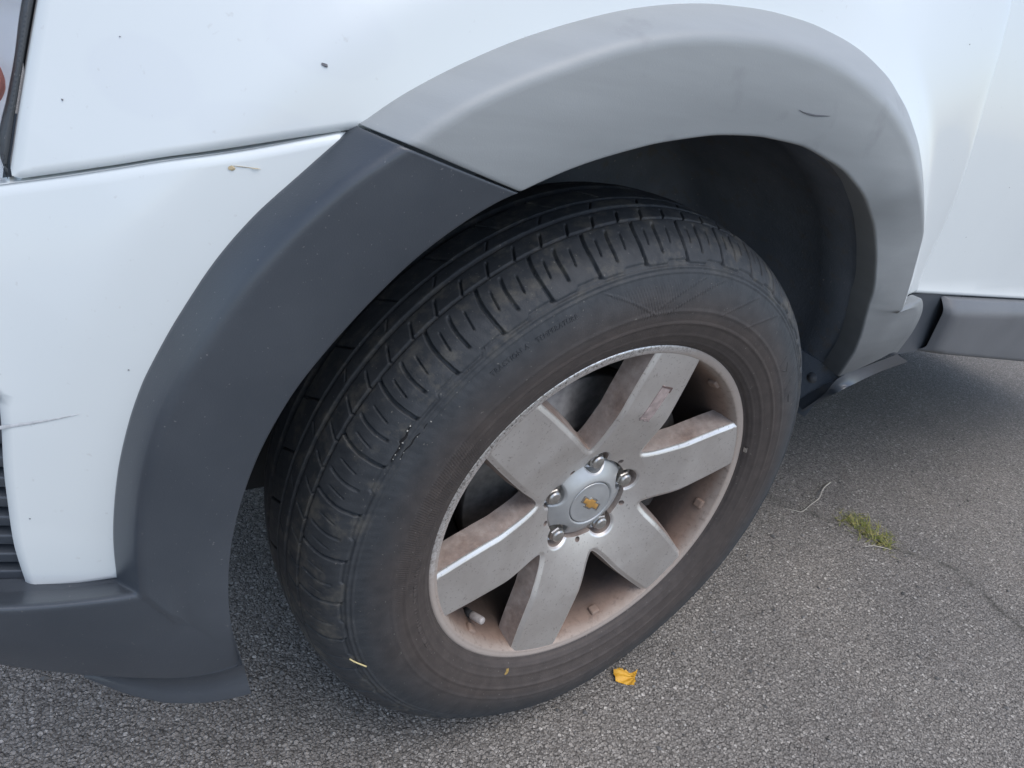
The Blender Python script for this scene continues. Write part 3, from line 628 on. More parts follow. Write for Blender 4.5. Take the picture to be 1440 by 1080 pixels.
# headlamp at the front end of the wing
lamp = empty('headlamp', car)
def Yl(x, z): return Yfen(x, z)
seal_poly = xz(SEAL)
seal_r = spline(np.array(xz(FEN_FRONT)), 30); seal_rp = [(x - .0015, z) for x, z in [tuple(p) for p in seal_r]]
seal_l = [(-.5405, .7100), (-.5430, .7292), (-.5351, .7558), (-.5293, .778), (-.5221, .8083), (-.514, .835), (-.5065, .862)]
sl_s = [tuple(p) for p in spline(np.array(seal_l), 30)]
panel('lamp_seal', seal_rp + sl_s[::-1], lambda x, z: Yl(x, z) + .003, SEALM, lamp, step=.006, edge=.004, rings=(.001, .002), roll=.004, roll_w=.004, flange=.02)
chrome = m_simple('lamp_reflector', (.92, .92, .92), .3, .0, noise=(30, .02))
amber = m_simple('amber_lens', (.62, .20, .13), .35, 0, noise=(60, .2), bump=(300, .001))
glass = NT('lamp_glass'); GLASS = glass.m; glass.set(base=(1, 1, 1), rough=.03, spec=.5)
_tr = glass.n('ShaderNodeBsdfTransparent'); _mx = glass.n('ShaderNodeMixShader'); _fr = glass.n('ShaderNodeFresnel'); _fr.inputs['IOR'].default_value = 1.45
_gl = glass.n('ShaderNodeBsdfGlossy'); _gl.inputs['Roughness'].default_value = .03
glass.l(_fr.outputs[0], _mx.inputs[0]); glass.l(_tr.outputs[0], _mx.inputs[1]); glass.l(_gl.outputs[0], _mx.inputs[2])
glass.l(_mx.outputs[0], glass.t.nodes['Material Output'].inputs['Surface'])
lens_poly = [(x - .0005, z) for x, z in sl_s] + [(-.60, .85), (-.66, .80), (-.66, .715), (-.60, .708)]
panel('lamp_lens', lens_poly, lambda x, z: Yl(x, z) + .004, GLASS, lamp, step=.012, roll=0, flange=.004)
Vr, Fr = [], []
bx0 = -.66
refl = panel('lamp_reflector', [(-.51, .86), (-.545, .70), (-.66, .70), (-.66, .86)], lambda x, z: Yl(x, z) + .013 + .003 * np.sin(z * 160), chrome, lamp, step=.006, roll=0, flange=0)
th = np.linspace(0, 2 * math.pi, 28, endpoint=False)
panel('indicator', [(-.553 + .019 * math.cos(t), .768 + .028 * math.sin(t)) for t in th], lambda x, z: Yl(x, z) + .017 - .01 * np.sqrt(np.clip(1 - ((x + .553) / .02) ** 2 - ((z - .768) / .03) ** 2, 0, 1)), amber, lamp, step=.005, edge=.004, flange=.03)

# fog-lamp bezel with ribs
bz = empty('fog_lamp_bezel', car)
panel('back_plate', [(-.50, .42), (-.66, .40), (-.66, .58), (-.545, .58)], lambda x, z: Yfen(x, z) + .030, DARK, bz, step=.02, roll=0, flange=0)
for i in range(7):
    z0 = .424 + i * .0165
    rows = []
    for x in np.linspace(-.66, -.548, 14):
        y0 = float(Yfen(x, z0)) + .006
        rows.append(profile([(x, y0 + .022, z0 + .007), (x, y0, z0 + .0055), (x, y0 + .001, z0 - .004), (x, y0 + .022, z0 - .006)], [.002, .002], [2, 1, 2]))
    strip('slat', rows, CLAD, bz)
panel('surround', [(-.553, .535), (-.66, .53), (-.66, .58), (-.553, .58)], lambda x, z: Yfen(x, z) + .010, CLAD, bz, step=.015, flange=.02)

# ------------------------------------------------------------------ wheel
wheel = empty('wheel', car, (0, 0, .36)); wheel.rotation_euler = (0, 0, R(-1.9635))
SP0 = 78.0
# --- rim face height (offset outboard from the wheel's mid plane)
_edge = [(.0885 * math.cos(R(30)), .0885 * math.sin(R(30)))]
P0 = np.array(_edge[0]); P2 = np.array((.096, .0412)); PC = np.array((.0785, .0416))
for t in np.linspace(0, 1, 10)[1:]: _edge.append(tuple((1 - t) ** 2 * P0 + 2 * t * (1 - t) * PC + t * t * P2))
for x, y in ((.12, .0418), (.15, .0413), (.18, .0402), (.2131, .0380)): _edge.append((x, y))
EDGE = np.array(_edge); EDGE_X = np.vstack([EDGE, [(.24, .0362)]])
def prof_off(r):
    r = np.asarray(r, float); t = soft(.138 - r, .0012)
    return .1000 - .060 * np.minimum(soft(.2165 - r, .004), .0785) - .20 * t - 1.4 * t * t
def fold(u, v):
    a = np.degrees(np.arctan2(v, u)); k = (a - SP0 + 30) % 60 - 30; r = np.hypot(u, v); k = np.radians(np.abs(k))
    return np.c_[r * np.cos(k), r * np.sin(k)], r
def face_y(u, v):
    u = np.asarray(u, float); v = np.asarray(v, float)
    q, r = fold(u.ravel(), v.ravel()); d = poly_dist(q, EDGE_X, False).reshape(u.shape)
    cham = .0040 * np.clip(1 - d / .0064, 0, 1) ** 1.2
    return -(prof_off(r).reshape(u.shape) - cham)
def rotp(P, deg):
    c, s_ = math.cos(R(deg)), math.sin(R(deg)); return [(x * c - y * s_, x * s_ + y * c) for x, y in P]
arc_in = [(.083 * math.cos(R(a)), .083 * math.sin(R(a))) for a in np.linspace(-30, 30, 30)]
arc_out = [(.2165 * math.cos(R(a)), .2165 * math.sin(R(a))) for a in np.linspace(10.1, -10.1, 20)]
sp_poly = arc_in + [tuple(p) for p in EDGE] + arc_out + [(x, -y) for x, y in EDGE[::-1]]
spoke = panel('spoke', rotp(sp_poly, SP0), face_y, SILVER, wheel, step=.006, edge=.003, rings=(.002, .004, .0058, .0066, .009), roll=0, flange=.027, flare_out=.006)
for k in range(1, 6):
    c = copy_obj(spoke, wheel); c.rotation_euler = (0, R(60 * k), 0)

# --- hub ring with bolt pockets
LUG_R, LUG0 = .0575, 92.0
lugs = [(LUG_R * math.cos(R(LUG0 - 72 * k)), LUG_R * math.sin(R(LUG0 - 72 * k))) for k in range(5)]
def circ(cx, cy, r, n=36): return [(cx + r * math.cos(2 * math.pi * i / n), cy + r * math.sin(2 * math.pi * i / n)) for i in range(n)]
ring_in = []      # inner boundary: circle r=.058 opened by the five round pockets
for i in range(360):
    a = R(i); p = np.array((math.cos(a), math.sin(a))); r = .0585
    for l in lugs:
        b_ = p @ np.array(l); disc = b_ * b_ - (LUG_R ** 2 - .0160 ** 2)
        if disc > 0: r = max(r, b_ + math.sqrt(disc))
    ring_in.append(tuple(p * r))
SM = [(.0625 * math.cos(R(LUG0 - 36 - 72 * k)), .0625 * math.sin(R(LUG0 - 36 - 72 * k))) for k in range(5)]
def hub_y(u, v):
    y = face_y(u, v); u = np.asarray(u, float); v = np.asarray(v, float)
    for l in lugs:
        d = np.hypot(u - l[0], v - l[1]); y = y + .0025 * np.clip(1 - (d - .016) / .003, 0, 1) ** 2
    return y
hub = panel('hub', circ(0, 0, .083, 120), hub_y, SILVER, wheel, step=.004, edge=.0025, rings=(.001, .002, .004), roll=0, flange=.03,
            holes=[ring_in] + [circ(x, y, .0036, 16) for x, y in SM])
V, F = lathe([(.0, .050), (.083, .050)], 64); mesh_obj('hub_floor', V, F, SILVER, wheel)
for x, y in lugs:
    V, F = lathe([(.0, .0545), (.0105, .0545), (.0162, .060)], 28); o = mesh_obj('bolt_seat', V, F, NUT, wheel); o.location = (x, 0, y)
# --- centre cap
cap_out = []
for i in range(360):
    a = R(i); p = np.array((math.cos(a), math.sin(a))); r = .0568
    for l in lugs:
        b_ = p @ np.array(l); disc = b_ * b_ - (LUG_R ** 2 - .0157 ** 2)
        if disc > 0: r = min(r, b_ - math.sqrt(disc)) if b_ > 0 else r
    cap_out.append(tuple(p * r))
def cap_y(u, v):
    r = np.hypot(u, v); return -(.0778 - .0110 * sst(.030, .060, r) - .002 * np.clip((r - .031) / .03, 0, 1))
panel('centre_cap', cap_out, cap_y, CAP, wheel, step=.004, edge=.0018, rings=(.0008, .0018, .003), roll=.0025, roll_w=.003, flange=.014, holes=[circ(0, 0, .0300, 60)])
V, F = lathe([(0, .0778), (.012, .0777), (.022, .0773), (.0268, .0766), (.0282, .0770), (.0290, .0768), (.0294, .0752), (.0294, .066)], 72)
mesh_obj('cap_badge', V, F, CAP, wheel)
# bow-tie emblem: gold field in a bright frame
bow = [(-.0215, -.0058), (-.0075, -.0058), (-.0098, -.0100), (.0068, -.0100), (.0098, -.0058), (.0240, -.0058), (.0215, .0058), (.0075, .0058), (.0098, .0100), (-.0068, .0100), (-.0098, .0058), (-.0240, .0058)]
BA = -33.0
for nm, sc_, oo, mt in (('emblem_frame', .80, .0784, STEEL), ('emblem', .64, .0790, GOLD)):
    pl = rotp([(x * sc_, y * sc_ * (1.0 if nm == 'emblem_frame' else .92)) for x, y in bow], BA)
    panel(nm, pl, lambda u, v, oo=oo: -oo + 0 * np.asarray(u), mt, wheel, step=.004, edge=.002, rings=(.0004,), roll=.0004, roll_w=.0006, flange=.004)
# --- wheel bolts
def nut_mesh():
    V = []; F = []; rings_ = []
    def ring(r, o, hexa):
        b0 = len(V)
        for i in range(24):
            a = 2 * math.pi * i / 24
            k = 1.0
            if hexa: k = math.cos(math.pi / 6) / math.cos((a % (math.pi / 3)) - math.pi / 6)
            V.append((r * k * math.cos(a), -o, r * k * math.sin(a)))
        rings_.append(b0)
    for r, o, h in ((.0128, .000, 0), (.0132, .0015, 0), (.0128, .003, 0), (.0108, .0035, 1), (.0108, .0125, 1), (.0098, .0140, 1), (.0088, .0142, 0), (.0084, .0168, 0), (.0066, .0185, 0), (.003, .0192, 0)): ring(r, o, h)
    for a, b_ in zip(rings_[:-1], rings_[1:]):
        for i in range(24): F.append((a + i, b_ + i, b_ + (i + 1) % 24, a + (i + 1) % 24))
    F.append(tuple(rings_[-1] + i for i in range(24))[::-1])
    return V, F
V, F = nut_mesh(); n0 = None
for k, (x, y) in enumerate(lugs):
    if n0 is None: n0 = mesh_obj('lug_nut', V, F, NUT, wheel); o = n0
    else: o = copy_obj(n0, wheel)
    o.location = (x, -.0560, y); o.rotation_euler = (0, R((13, 41, 5, 27, 50)[k]), 0)
nme = n0.data
bm = bmesh.new(); bm.from_mesh(nme); bmesh.ops.recalc_face_normals(bm, faces=bm.faces)
for e in bm.edges: e.smooth = e.calc_face_angle(0) < R(28)
bm.to_mesh(nme); bm.free()
# --- lip and barrel
V, F = lathe([(.2258, .088), (.2278, .0945), (.2276, .0985), (.2262, .1010), (.2240, .1014), (.2215, .1010), (.2190, .1000), (.2165, .1000), (.2158, .0985), (.2142, .0955), (.2122, .088), (.2100, .078), (.2062, .068), (.2030, .060), (.2018, .048), (.2005, .02), (.1995, -.05), (.205, -.09), (.2258, -.098)], 240)
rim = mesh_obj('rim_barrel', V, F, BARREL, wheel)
# small moulded lugs on the barrel between the spokes
nub0 = None
for k in range(6):
    if nub0 is None:
        V, F = box_vf(.2050, .2152, -.088, -.0765, -.0075, .0075)
        for i, v in enumerate(V):
            if v[0] < .21: V[i] = (v[0] + (.003 if v[1] < -.08 else 0), v[1], v[2] * .8)
        nub0 = bevel_obj(mesh_obj('barrel_lug', V, F, BARREL, wheel, smooth=False), .0018); o = nub0
    else: o = copy_obj(nub0, wheel)
    o.rotation_euler = (0, -R(SP0 - 30 + 60 * k), 0)
# valve
vp = empty('valve_stem', wheel)
va = R(-132); vdir = np.array((math.cos(va), 0, math.sin(va)))
p0 = vdir * .204 + np.array((0, -.058, 0)); p1 = vdir * .1925 + np.array((0, -.086, 0))
V, F = tube([p0, p0 * .6 + p1 * .4], [.0055, .0045], 12); mesh_obj('stem', V, F, DARK, wheel)
V, F = tube([p0 * .6 + p1 * .4, p0 * .55 + p1 * .45, p1, p1 + (p1 - p0) * .04], [.0046, .005, .0048, .0038], 14); mesh_obj('valve_cap', V, F, m_simple('valve_cap_plastic', (.36, .33, .31), .4, noise=(200, .2)), wheel)
bpy.data.objects.remove(vp)
# old adhesive mark on one spoke
res_m = m_simple('adhesive_residue', (.34, .27, .25), .8, noise=(120, .25), bump=(500, .0006))
res_d = m_simple('residue_edge', (.12, .08, .07), .85)
ra_, rb_ = np.array((.1752 * math.cos(R(76.3)), .1752 * math.sin(R(76.3)))), np.array((.1290 * math.cos(R(78.3)), .1290 * math.sin(R(78.3))))
ax = (rb_ - ra_) / np.linalg.norm(rb_ - ra_); wx = np.array((-ax[1], ax[0]))
def quad(c0, c1, hw): return [tuple(c0 + wx * hw), tuple(c1 + wx * hw), tuple(c1 - wx * hw), tuple(c0 - wx * hw)]
panel('adhesive_mark', quad(ra_, rb_, .0080), lambda u, v: face_y(u, v) - .0009, res_m, wheel, step=.002, edge=.0015, rings=(.001,), roll=0, flange=.001)
panel('adhesive_edge', [tuple(ra_ + wx * .0088 + ax * -.001), tuple(ra_ - wx * .0088 + ax * .0005), tuple(ra_ - wx * .0082 + ax * .0020), tuple(ra_ + wx * .0070 + ax * .0012), tuple(ra_ + wx * .0072 + ax * .006), tuple(ra_ + wx * .0088 + ax * .006)], lambda u, v: face_y(u, v) - .0014, res_d, wheel, step=.002, edge=.002, rings=(.0003,), roll=0, flange=.001)
jag = [rb_ + wx * .0085 + ax * .0015, rb_ + wx * .004 + ax * -.0004, rb_ + wx * .001 + ax * .0022, rb_ - wx * .003 - ax * .0006, rb_ - wx * .008 + ax * .002, rb_ - wx * .0085 - ax * .0015, rb_ - wx * .002 - ax * .0022, rb_ + wx * .004 - ax * .0026, rb_ + wx * .0085 - ax * .001]
panel('adhesive_edge', [tuple(p) for p in jag], lambda u, v: face_y(u, v) - .0016, res_m, wheel, step=.002, edge=.002, rings=(.0003,), roll=0, flange=.001)
# brake disc, caliper, hub carrier
V, F = lathe([(.07, .012), (.070, .034), (.090, .034), (.092, .026), (.148, .026), (.1485, .024), (.1485, .002), (.09, .002)], 96); mesh_obj('brake_disc', V, F, DISC, wheel)
secs = []
for a in np.radians(np.linspace(-22, 38, 18)):
    c, s_ = math.cos(a), math.sin(a); secs.append([(r_ * c, -o_, r_ * s_) for r_, o_ in ((.100, .028), (.102, .050), (.140, .054), (.158, .048), (.164, .03), (.164, -.04), (.1, -.04))])
mesh_c = strip('brake_caliper', secs, CALIPER, wheel)
V, F = lathe([(0, .02), (.075, .02), (.075, -.12), (.0, -.12)], 40); mesh_obj('hub_carrier', V, F, CALIPER, wheel)
V, F = lathe([(.150, -.004), (.162, -.012), (.178, -.03), (.178, -.034), (.06, -.03)], 64); mesh_obj('dust_shield', V, F, DARK, wheel)

# --- tyre
PRF = np.array([(.2195, .0890), (.2235, .0955), (.228, .1030), (.236, .1095), (.25, .1155), (.268, .119), (.285, .1185), (.303, .114), (.318, .1075), (.33, .0985), (.339, .089), (.346, .078), (.351, .066), (.3555, .045), (.358, .022), (.3588, 0), (.358, -.022), (.3555, -.045), (.351, -.066), (.346, -.078), (.339, -.089), (.33, -.0985), (.318, -.1075), (.303, -.114), (.285, -.1185), (.25, -.1155), (.228, -.1030), (.2195, -.089)])
PS = spline(PRF, 1400)
arc = np.r_[0, np.cumsum(np.linalg.norm(np.diff(PS, axis=0), axis=1))]
tg = np.gradient(PS, axis=0); tg /= np.linalg.norm(tg, axis=1)[:, None]; nr = np.c_[-tg[:, 1], tg[:, 0]]
nr *= np.sign((nr * (PS - np.array((.29, 0)))).sum(1))[:, None]
want = []
def rng_s(o0, o1, ds):      # add arc samples over outboard-side interval of arc length
    want.extend(np.arange(o0, o1, ds))
iw = int(np.argmin(np.abs(PS[:, 1] - 0) + (PS[:, 0] < .35)))
s_mid = arc[iw]
rng_s(0, s_mid * .42, .0016); rng_s(s_mid * .42, s_mid + .012, .00105); rng_s(s_mid + .012, s_mid + .09, .003); rng_s(s_mid + .09, arc[-1], .008); want.append(arc[-1])
want = np.array(sorted(want))
SR = np.interp(want, arc, PS[:, 0]); SO = np.interp(want, arc, PS[:, 1]); NRr = np.interp(want, arc, nr[:, 0]); NRo = np.interp(want, arc, nr[:, 1])
TH = np.r_[np.arange(-30, 60, .35), np.arange(60, 215, .115), np.arange(215, 330, .35)]
th_, = (TH,)
Rg, Tg = np.meshgrid(SR, TH, indexing='ij'); Og = np.meshgrid(SO, TH, indexing='ij')[0]
PITCH = 360 / 38.
def groove(d, hw, soft_=.0006): return 1 - sst(hw - soft_ * .5, hw + soft_, np.abs(d))
H = np.zeros_like(Rg)
tread = (Rg > .3) & (Og > -.12)
# circumferential grooves
H -= .0045 * groove(Og - .0655, .0012) * (Rg > .34)
H -= .0060 * groove(Og - .0405, .0026) * (Rg > .34)
H -= .0060 * groove(Og - .0200, .0016) * (Rg > .34)
H -= .0060 * groove(Og + .0180, .0040) * (Rg > .34)
H -= .0060 * groove(Og + .0560, .0040) * (Rg > .34)
ph = (Tg - 117.6) / PITCH
def lat(phase, lean, o0, o1, hw, dep, curve=0.0, rmax=None):
    """slot across the shoulder between offsets o0..o1 ; lean in degrees over the span"""
    t = np.clip((Og - o0) / (o1 - o0), -.05, 1.05)
    c = phase + (lean * t + curve * (t * t - t)) / PITCH
    d = (ph - c + .5) % 1 - .5
    dm = d * PITCH * math.pi / 180 * Rg
    inside_ = sst(o0 - .0015, o0 + .0010, Og) * (1 - sst(o1 - .0010, o1 + .0015, Og)) * (Rg > .31)
    return dep * groove(dm, hw) * inside_
H -= lat(0.0, .9, .0660, .1050, .00155, .0042, -2.2)
WEAR = 1 - .7 * sst(138, 172, Tg + 6 * np.sin(Tg * .9))
H -= WEAR * lat(.600, .7, .0725, .0990, .00135, .0036, -1.2)
H -= WEAR * lat(.370, .6, .0780, .0925, .00060, .0030)
H -= WEAR * lat(.865, .6, .0780, .0925, .00060, .0030)
H -= lat(.08, 1.3, .0485, .0640, .0010, .0032); H -= lat(.58, 1.3, .0485, .0640, .0010, .0032)
H -= lat(.20, -2.0, -.012, .0150, .0010, .0035); H -= lat(.30, 1.2, .024, .034, .0007, .003)
# stepped end of the blocks on the shoulder
stepd = (ph % 1); r_step = .3200 + .0030 * sst(.02, .10, stepd) * (1 - sst(.55, .62, stepd))
H += .0011 * sst(-.0007, .0007, Rg - r_step) * (1 - sst(.335, .347, Rg)) * (Og > 0)
H -= .0009 * groove(Rg - r_step + .0008, .0007) * (Og > .08)
# sidewall rings
for r0, hw, hh in ((.3165, .0008, .0012), (.3120, .0007, .0009), (.2740, .0008, .0008), (.2600, .0010, .0011), (.2445, .0008, .0008), (.2350, .0008, .0008)):
    H += hh * groove(Rg - r0, hw) * (Og > 0)
H -= .0012 * groove(Rg - .2285, .0010) * (Og > 0)
# fine moulded ribs and arcs
rib = np.sin(np.radians(Tg) * 620 + Rg * 900)
H += .00040 * rib * sst(.238, .242, Rg) * (1 - sst(.272, .276, Rg)) * sst(143, 147, Tg) * (1 - sst(186, 190, Tg)) * (Og > 0)
hat = np.sin(np.radians(Tg) * 520) * np.sin(Rg * 3400)
H += .00035 * hat * sst(.272, .277, Rg) * (1 - sst(.302, .307, Rg)) * sst(93, 95, Tg + (Rg - .28) * 150) * (1 - sst(101, 103, Tg - (Rg - .28) * 150)) * (Og > 0)
for a0, k in ((92.5, -420.), (103.0, 330.), (87, -420.), (72, -300.), (62, -260.)):
    dl = (Tg - (a0 + (Rg - .29) * k)) * math.pi / 180 * Rg
    H += .0010 * groove(dl, .0008) * sst(.270, .274, Rg) * (1 - sst(.306, .310, Rg)) * (Og > 0)
# worn, uneven surface
wz = (np.sin(Tg * 1.7 + Og * 160) + np.sin(Tg * .61 - Og * 90 + 2) + np.sin(Tg * 3.9 + Og * 310)) * .00008
H += wz * (Rg > .3)
Rv = Rg + H * NRr[:, None]; Ov = Og + H * NRo[:, None]
# the tyre sits on the ground: contact patch and a little sidewall bulge
zc = Rv * np.sin(np.radians(Tg)); xc = Rv * np.cos(np.radians(Tg))
flat = np.clip(-.3555 - zc, 0, 1); zc = zc + flat
bul = .004 * np.exp(-((Tg + 90 + 360 * (Tg > 180)) / 20.) ** 2) * 0
Tm = np.where(Tg > 180, Tg - 360, Tg); bul = .006 * np.exp(-((Tm + 90) / 24.) ** 2) * np.clip((Rg - .25) / .03, 0, 1) * np.clip((.34 - Rg) / .03, 0, 1)
Ov = Ov + bul * np.sign(Og)
n_s, n_t = Rv.shape
Vt = np.stack([xc, -Ov, zc], -1).transpose(1, 0, 2).reshape(-1, 3)
me = bpy.data.meshes.new('tyre'); me.vertices.add(len(Vt)); me.vertices.foreach_set('co', Vt.ravel().astype(np.float32))
it, js = np.meshgrid(np.arange(n_t), np.arange(n_s - 1), indexing='ij'); jt = (it + 1) % n_t
Q = np.stack([it * n_s + js, jt * n_s + js, jt * n_s + js + 1, it * n_s + js + 1], -1).reshape(-1, 4)
me.loops.add(Q.size); me.loops.foreach_set('vertex_index', Q.ravel().astype(np.int32)); me.polygons.add(len(Q))
me.polygons.foreach_set('loop_start', np.arange(0, Q.size, 4, dtype=np.int32)); me.polygons.foreach_set('loop_total', np.full(len(Q), 4, np.int32))
me.update(calc_edges=True); me.validate(); me.shade_smooth(); me.materials.append(RUBBER)
tyre = bpy.data.objects.new('tyre', me); COL.objects.link(tyre); tyre.parent = wheel

# raised lettering on the sidewall
def side_pt(r, ang, lift):
    k = np.interp(r, SR[:int(len(SR) * .5)][np.argsort(SR[:int(len(SR) * .5)])], np.sort(np.arange(int(len(SR) * .5))))
    o_ = np.interp(r, PRF[:12, 0], PRF[:12, 1]); return (r * math.cos(R(ang)), -(o_ + lift), r * math.sin(R(ang)))
def side_text(txt, r0, a0, height, space=1.0):
    cu = bpy.data.curves.new('lettering', 'FONT'); cu.body = txt; cu.size = height * 1.38; cu.space_character = space; cu.extrude = .0004; cu.resolution_u = 2
    o = bpy.data.objects.new('lettering', cu); COL.objects.link(o)
    dg = bpy.context.evaluated_depsgraph_get(); mm = bpy.data.meshes.new_from_object(o.evaluated_get(dg)); bpy.data.objects.remove(o)
    for v in mm.vertices:
        r = r0 + v.co.y; v.co = side_pt(r, a0 - math.degrees(v.co.x / r0), .0004 + v.co.z)
    mm.materials.clear(); mm.materials.append(RUBBER)
    q = bpy.data.objects.new('lettering', mm); COL.objects.link(q); q.parent = wheel
side_text('TRACTION', .2995, 133.6, .0048, 1.05)
side_text('A', .2995, 126.4, .0048)
side_text('TEMPERATURE', .2985, 124.0, .0048, 1.05)
# triangle wear mark and unreadable small marks: plain raised bars
tri_m = [side_pt(.3235, 131.5, .0009), side_pt(.3165, 132.4, .0009), side_pt(.3165, 130.6, .0009)]
mesh_obj('wear_mark', tri_m, [(0, 2, 1)], RUBBER, wheel, smooth=False)

def side_bar(name, pts, w_, lift, m_):
    rows = []
    for k, (r_, a_) in enumerate(pts):
        p = np.array(side_pt(r_, a_, 0)); q = np.array(side_pt(*pts[min(k + 1, len(pts) - 1)], 0)) - np.array(side_pt(*pts[max(k - 1, 0)], 0)); q /= np.linalg.norm(q)
        sd = np.cross(q, (0, -1, 0)); sd /= np.linalg.norm(sd)
        rows.append([tuple(p - sd * w_ + np.array((0, .0003, 0))), tuple(p - sd * w_ * .7 + np.array((0, -lift, 0))), tuple(p + sd * w_ * .7 + np.array((0, -lift, 0))), tuple(p + sd * w_ + np.array((0, .0003, 0)))])
    return strip(name, rows, m_, wheel)
a_ = 176.0
while a_ < 213:       # worn moulded marks near the rim, too worn to read
    kind = rng.integers(4); r0_ = .2478; hh_ = .0042
    side_bar('moulded_mark', [(r0_ - hh_ / 2, a_), (r0_ + hh_ / 2, a_ + .1)], .00045, .0007, RUBBER)
    if kind == 0: side_bar('moulded_mark', [(r0_ + hh_ / 2, a_), (r0_ + hh_ / 2, a_ + .6)], .00045, .0007, RUBBER)
    if kind == 1: side_bar('moulded_mark', [(r0_ - hh_ / 2, a_ + .55), (r0_ + hh_ / 2, a_ + .55)], .00045, .0007, RUBBER)
    if kind == 2: side_bar('moulded_mark', [(r0_, a_), (r0_, a_ + .55)], .00045, .0007, RUBBER)
    a_ += float(rng.choice([1.05, 1.15, 2.6], p=[.45, .4, .15]))
for pts in ([(.293, 44.5), (.279, 43.8)], [(.292, 42.5), (.287, 40.2), (.280, 42.0)], [(.293, 38.5), (.279, 37.4)], [(.292, 36.0), (.280, 34.0)], [(.291, 31.8), (.279, 31.4)], [(.286, 31.6), (.286, 28.8)]):
    side_bar('moulded_mark', pts, .0011, .0008, RUBBER)
yd = m_simple('yellow_paint_dot', (.30, .20, .06), .8, noise=(300, .4))
side_bar('paint_dot', [(.2352, 247.6), (.2392, 247.9), (.2432, 247.5)], .0030, .0006, yd)
side_bar('balance_clip', [(.2300, 14.3), (.2300, 16.2)], .0016, .0040, NUT)

# cut in the shoulder with pale specks, and dirt
white = m_simple('pale_grit', (.50, .48, .44), .7)
blk = m_simple('cut_rubber', (.008, .008, .009), .9)
def surf_tread(r, ang, lift): return side_pt(r, ang, lift)
for (ra, aa), (rb2, ab), w_ in (((.3215, 148.3), (.3195, 155.0), .0011), ((.3125, 146.0), (.3150, 153.6), .0007)):
    rows = []
    for t in np.linspace(0, 1, 14):
        r_ = ra + (rb2 - ra) * t + .0006 * math.sin(t * 17); a_ = aa + (ab - aa) * t; hw = w_ * math.sin(math.pi * (t * .9 + .05))
        rows.append([side_pt(r_ - hw, a_, .0006), side_pt(r_, a_, .0012), side_pt(r_ + hw, a_, .0006)])
    strip('shoulder_cut', rows, blk, wheel)
sp = None
for r_, a_, z_ in ((.3225, 148.4, .0016), (.3222, 149.3, .0018), (.3200, 151.3, .0015), (.3198, 152.3, .0010), (.3196, 153.6, .0011), (.3192, 154.4, .0009), (.3122, 145.9, .0015), (.3134, 149.2, .0009), (.3150, 152.6, .0008), (.3145, 153.8, .0009)):
    V = []
    for i in range(8): V.append(np.array(((i & 1) - .5, ((i >> 1) & 1) - .5, ((i >> 2) & 1) - .5)) * rng.uniform(.6, 1.3, 3))
    F = [(0, 2, 3, 1), (4, 5, 7, 6), (0, 1, 5, 4), (2, 6, 7, 3), (0, 4, 6, 2), (1, 3, 7, 5)]
    o = mesh_obj('grit_speck', [v * z_ * .72 for v in V], F, white, wheel, smooth=False); o.location = side_pt(r_, a_, .0010); o.rotation_euler = tuple(rng.uniform(0, 3, 3))

# chips and marks on the paint: tiny, each its own piece
chip = m_simple('paint_chip', (.16, .16, .17), .8); rust = m_simple('rust_mark', (.52, .42, .26), .8)
def chip_on(parent, Yf, x, z, w_, h_, m_):
    a = np.linspace(0, 2 * math.pi, 8, endpoint=False); k = rng.uniform(.6, 1.2, 8)
    P = [(x + w_ * k[i] * math.cos(a[i]), z + h_ * k[i] * math.sin(a[i])) for i in range(8)]
    V = [(p[0], float(Yf(p[0], p[1])) - .00045, p[1]) for p in P] + [(p[0] * .5 + x * .5, float(Yf(p[0], p[1])) - .0007, p[1] * .5 + z * .5) for p in P]
    F = [tuple(range(15, 7, -1))] + [(i, 8 + i, 8 + (i + 1) % 8, (i + 1) % 8) for i in range(8)]
    F[0] = tuple(range(8, 16))
    mesh_obj('paint_chip', V, F, m_, parent, smooth=False)

# ------------------------------------------------------------------ things on the ground
# fallen leaf
lm = NT('autumn_leaf'); n = lm.noise(160, 4)
lc = lm.ramp(n, [(.3, (.62, .30, .02, 1)), (.65, (.78, .43, .045, 1))]); lc = lm.mix(lm.ramp(lm.noise(330, 2), [(.68, (0, 0, 0, 1)), (.76, (.8, .8, .8, 1))]), lc, (.25, .12, .02))
LEAF = lm.set(base=lc, rough=.55, sub=.05)
outl = [(-.019, .006), (-.017, .013), (-.0115, .0115), (-.0105, .0155), (-.0075, .0138), (-.0055, .0165), (-.0035, .0132), (-.0015, .0148), (.001, .0110), (.0045, .0125), (.009, .0080), (.013, .0085), (.0215, .0105), (.0250, .0125), (.0215, .0065), (.0175, .0015), (.0150, -.0010), (.0145, -.0045), (.0120, -.0065), (.0125, -.0105), (.0085, -.0125), (.0075, -.0165), (.0030, -.0150), (-.0040, -.0115), (-.0120, -.0085), (-.0200, -.0060), (-.0185, 0.0)]
vy = []
leaf = panel('fallen_leaf', outl, lambda x, z: -(.004 + .0035 * np.cos(x * 120 + 1) * np.sin(z * 140 + .5) + 9 * z * z + 4 * x * x + .0006 * np.cos(np.arctan2(z, x - .02) * 18)), LEAF, None, step=.0022, edge=.0016, rings=(.0006,), roll=0, flange=.00025)
leaf.rotation_euler = (R(-90), 0, 0)
leaf.location = (.158, -.111, -.001)
leaf.rotation_euler = (R(-90), 0, R(-20))
tag(leaf, 'small torn yellow autumn leaf on the asphalt below the tyre', 'leaf')

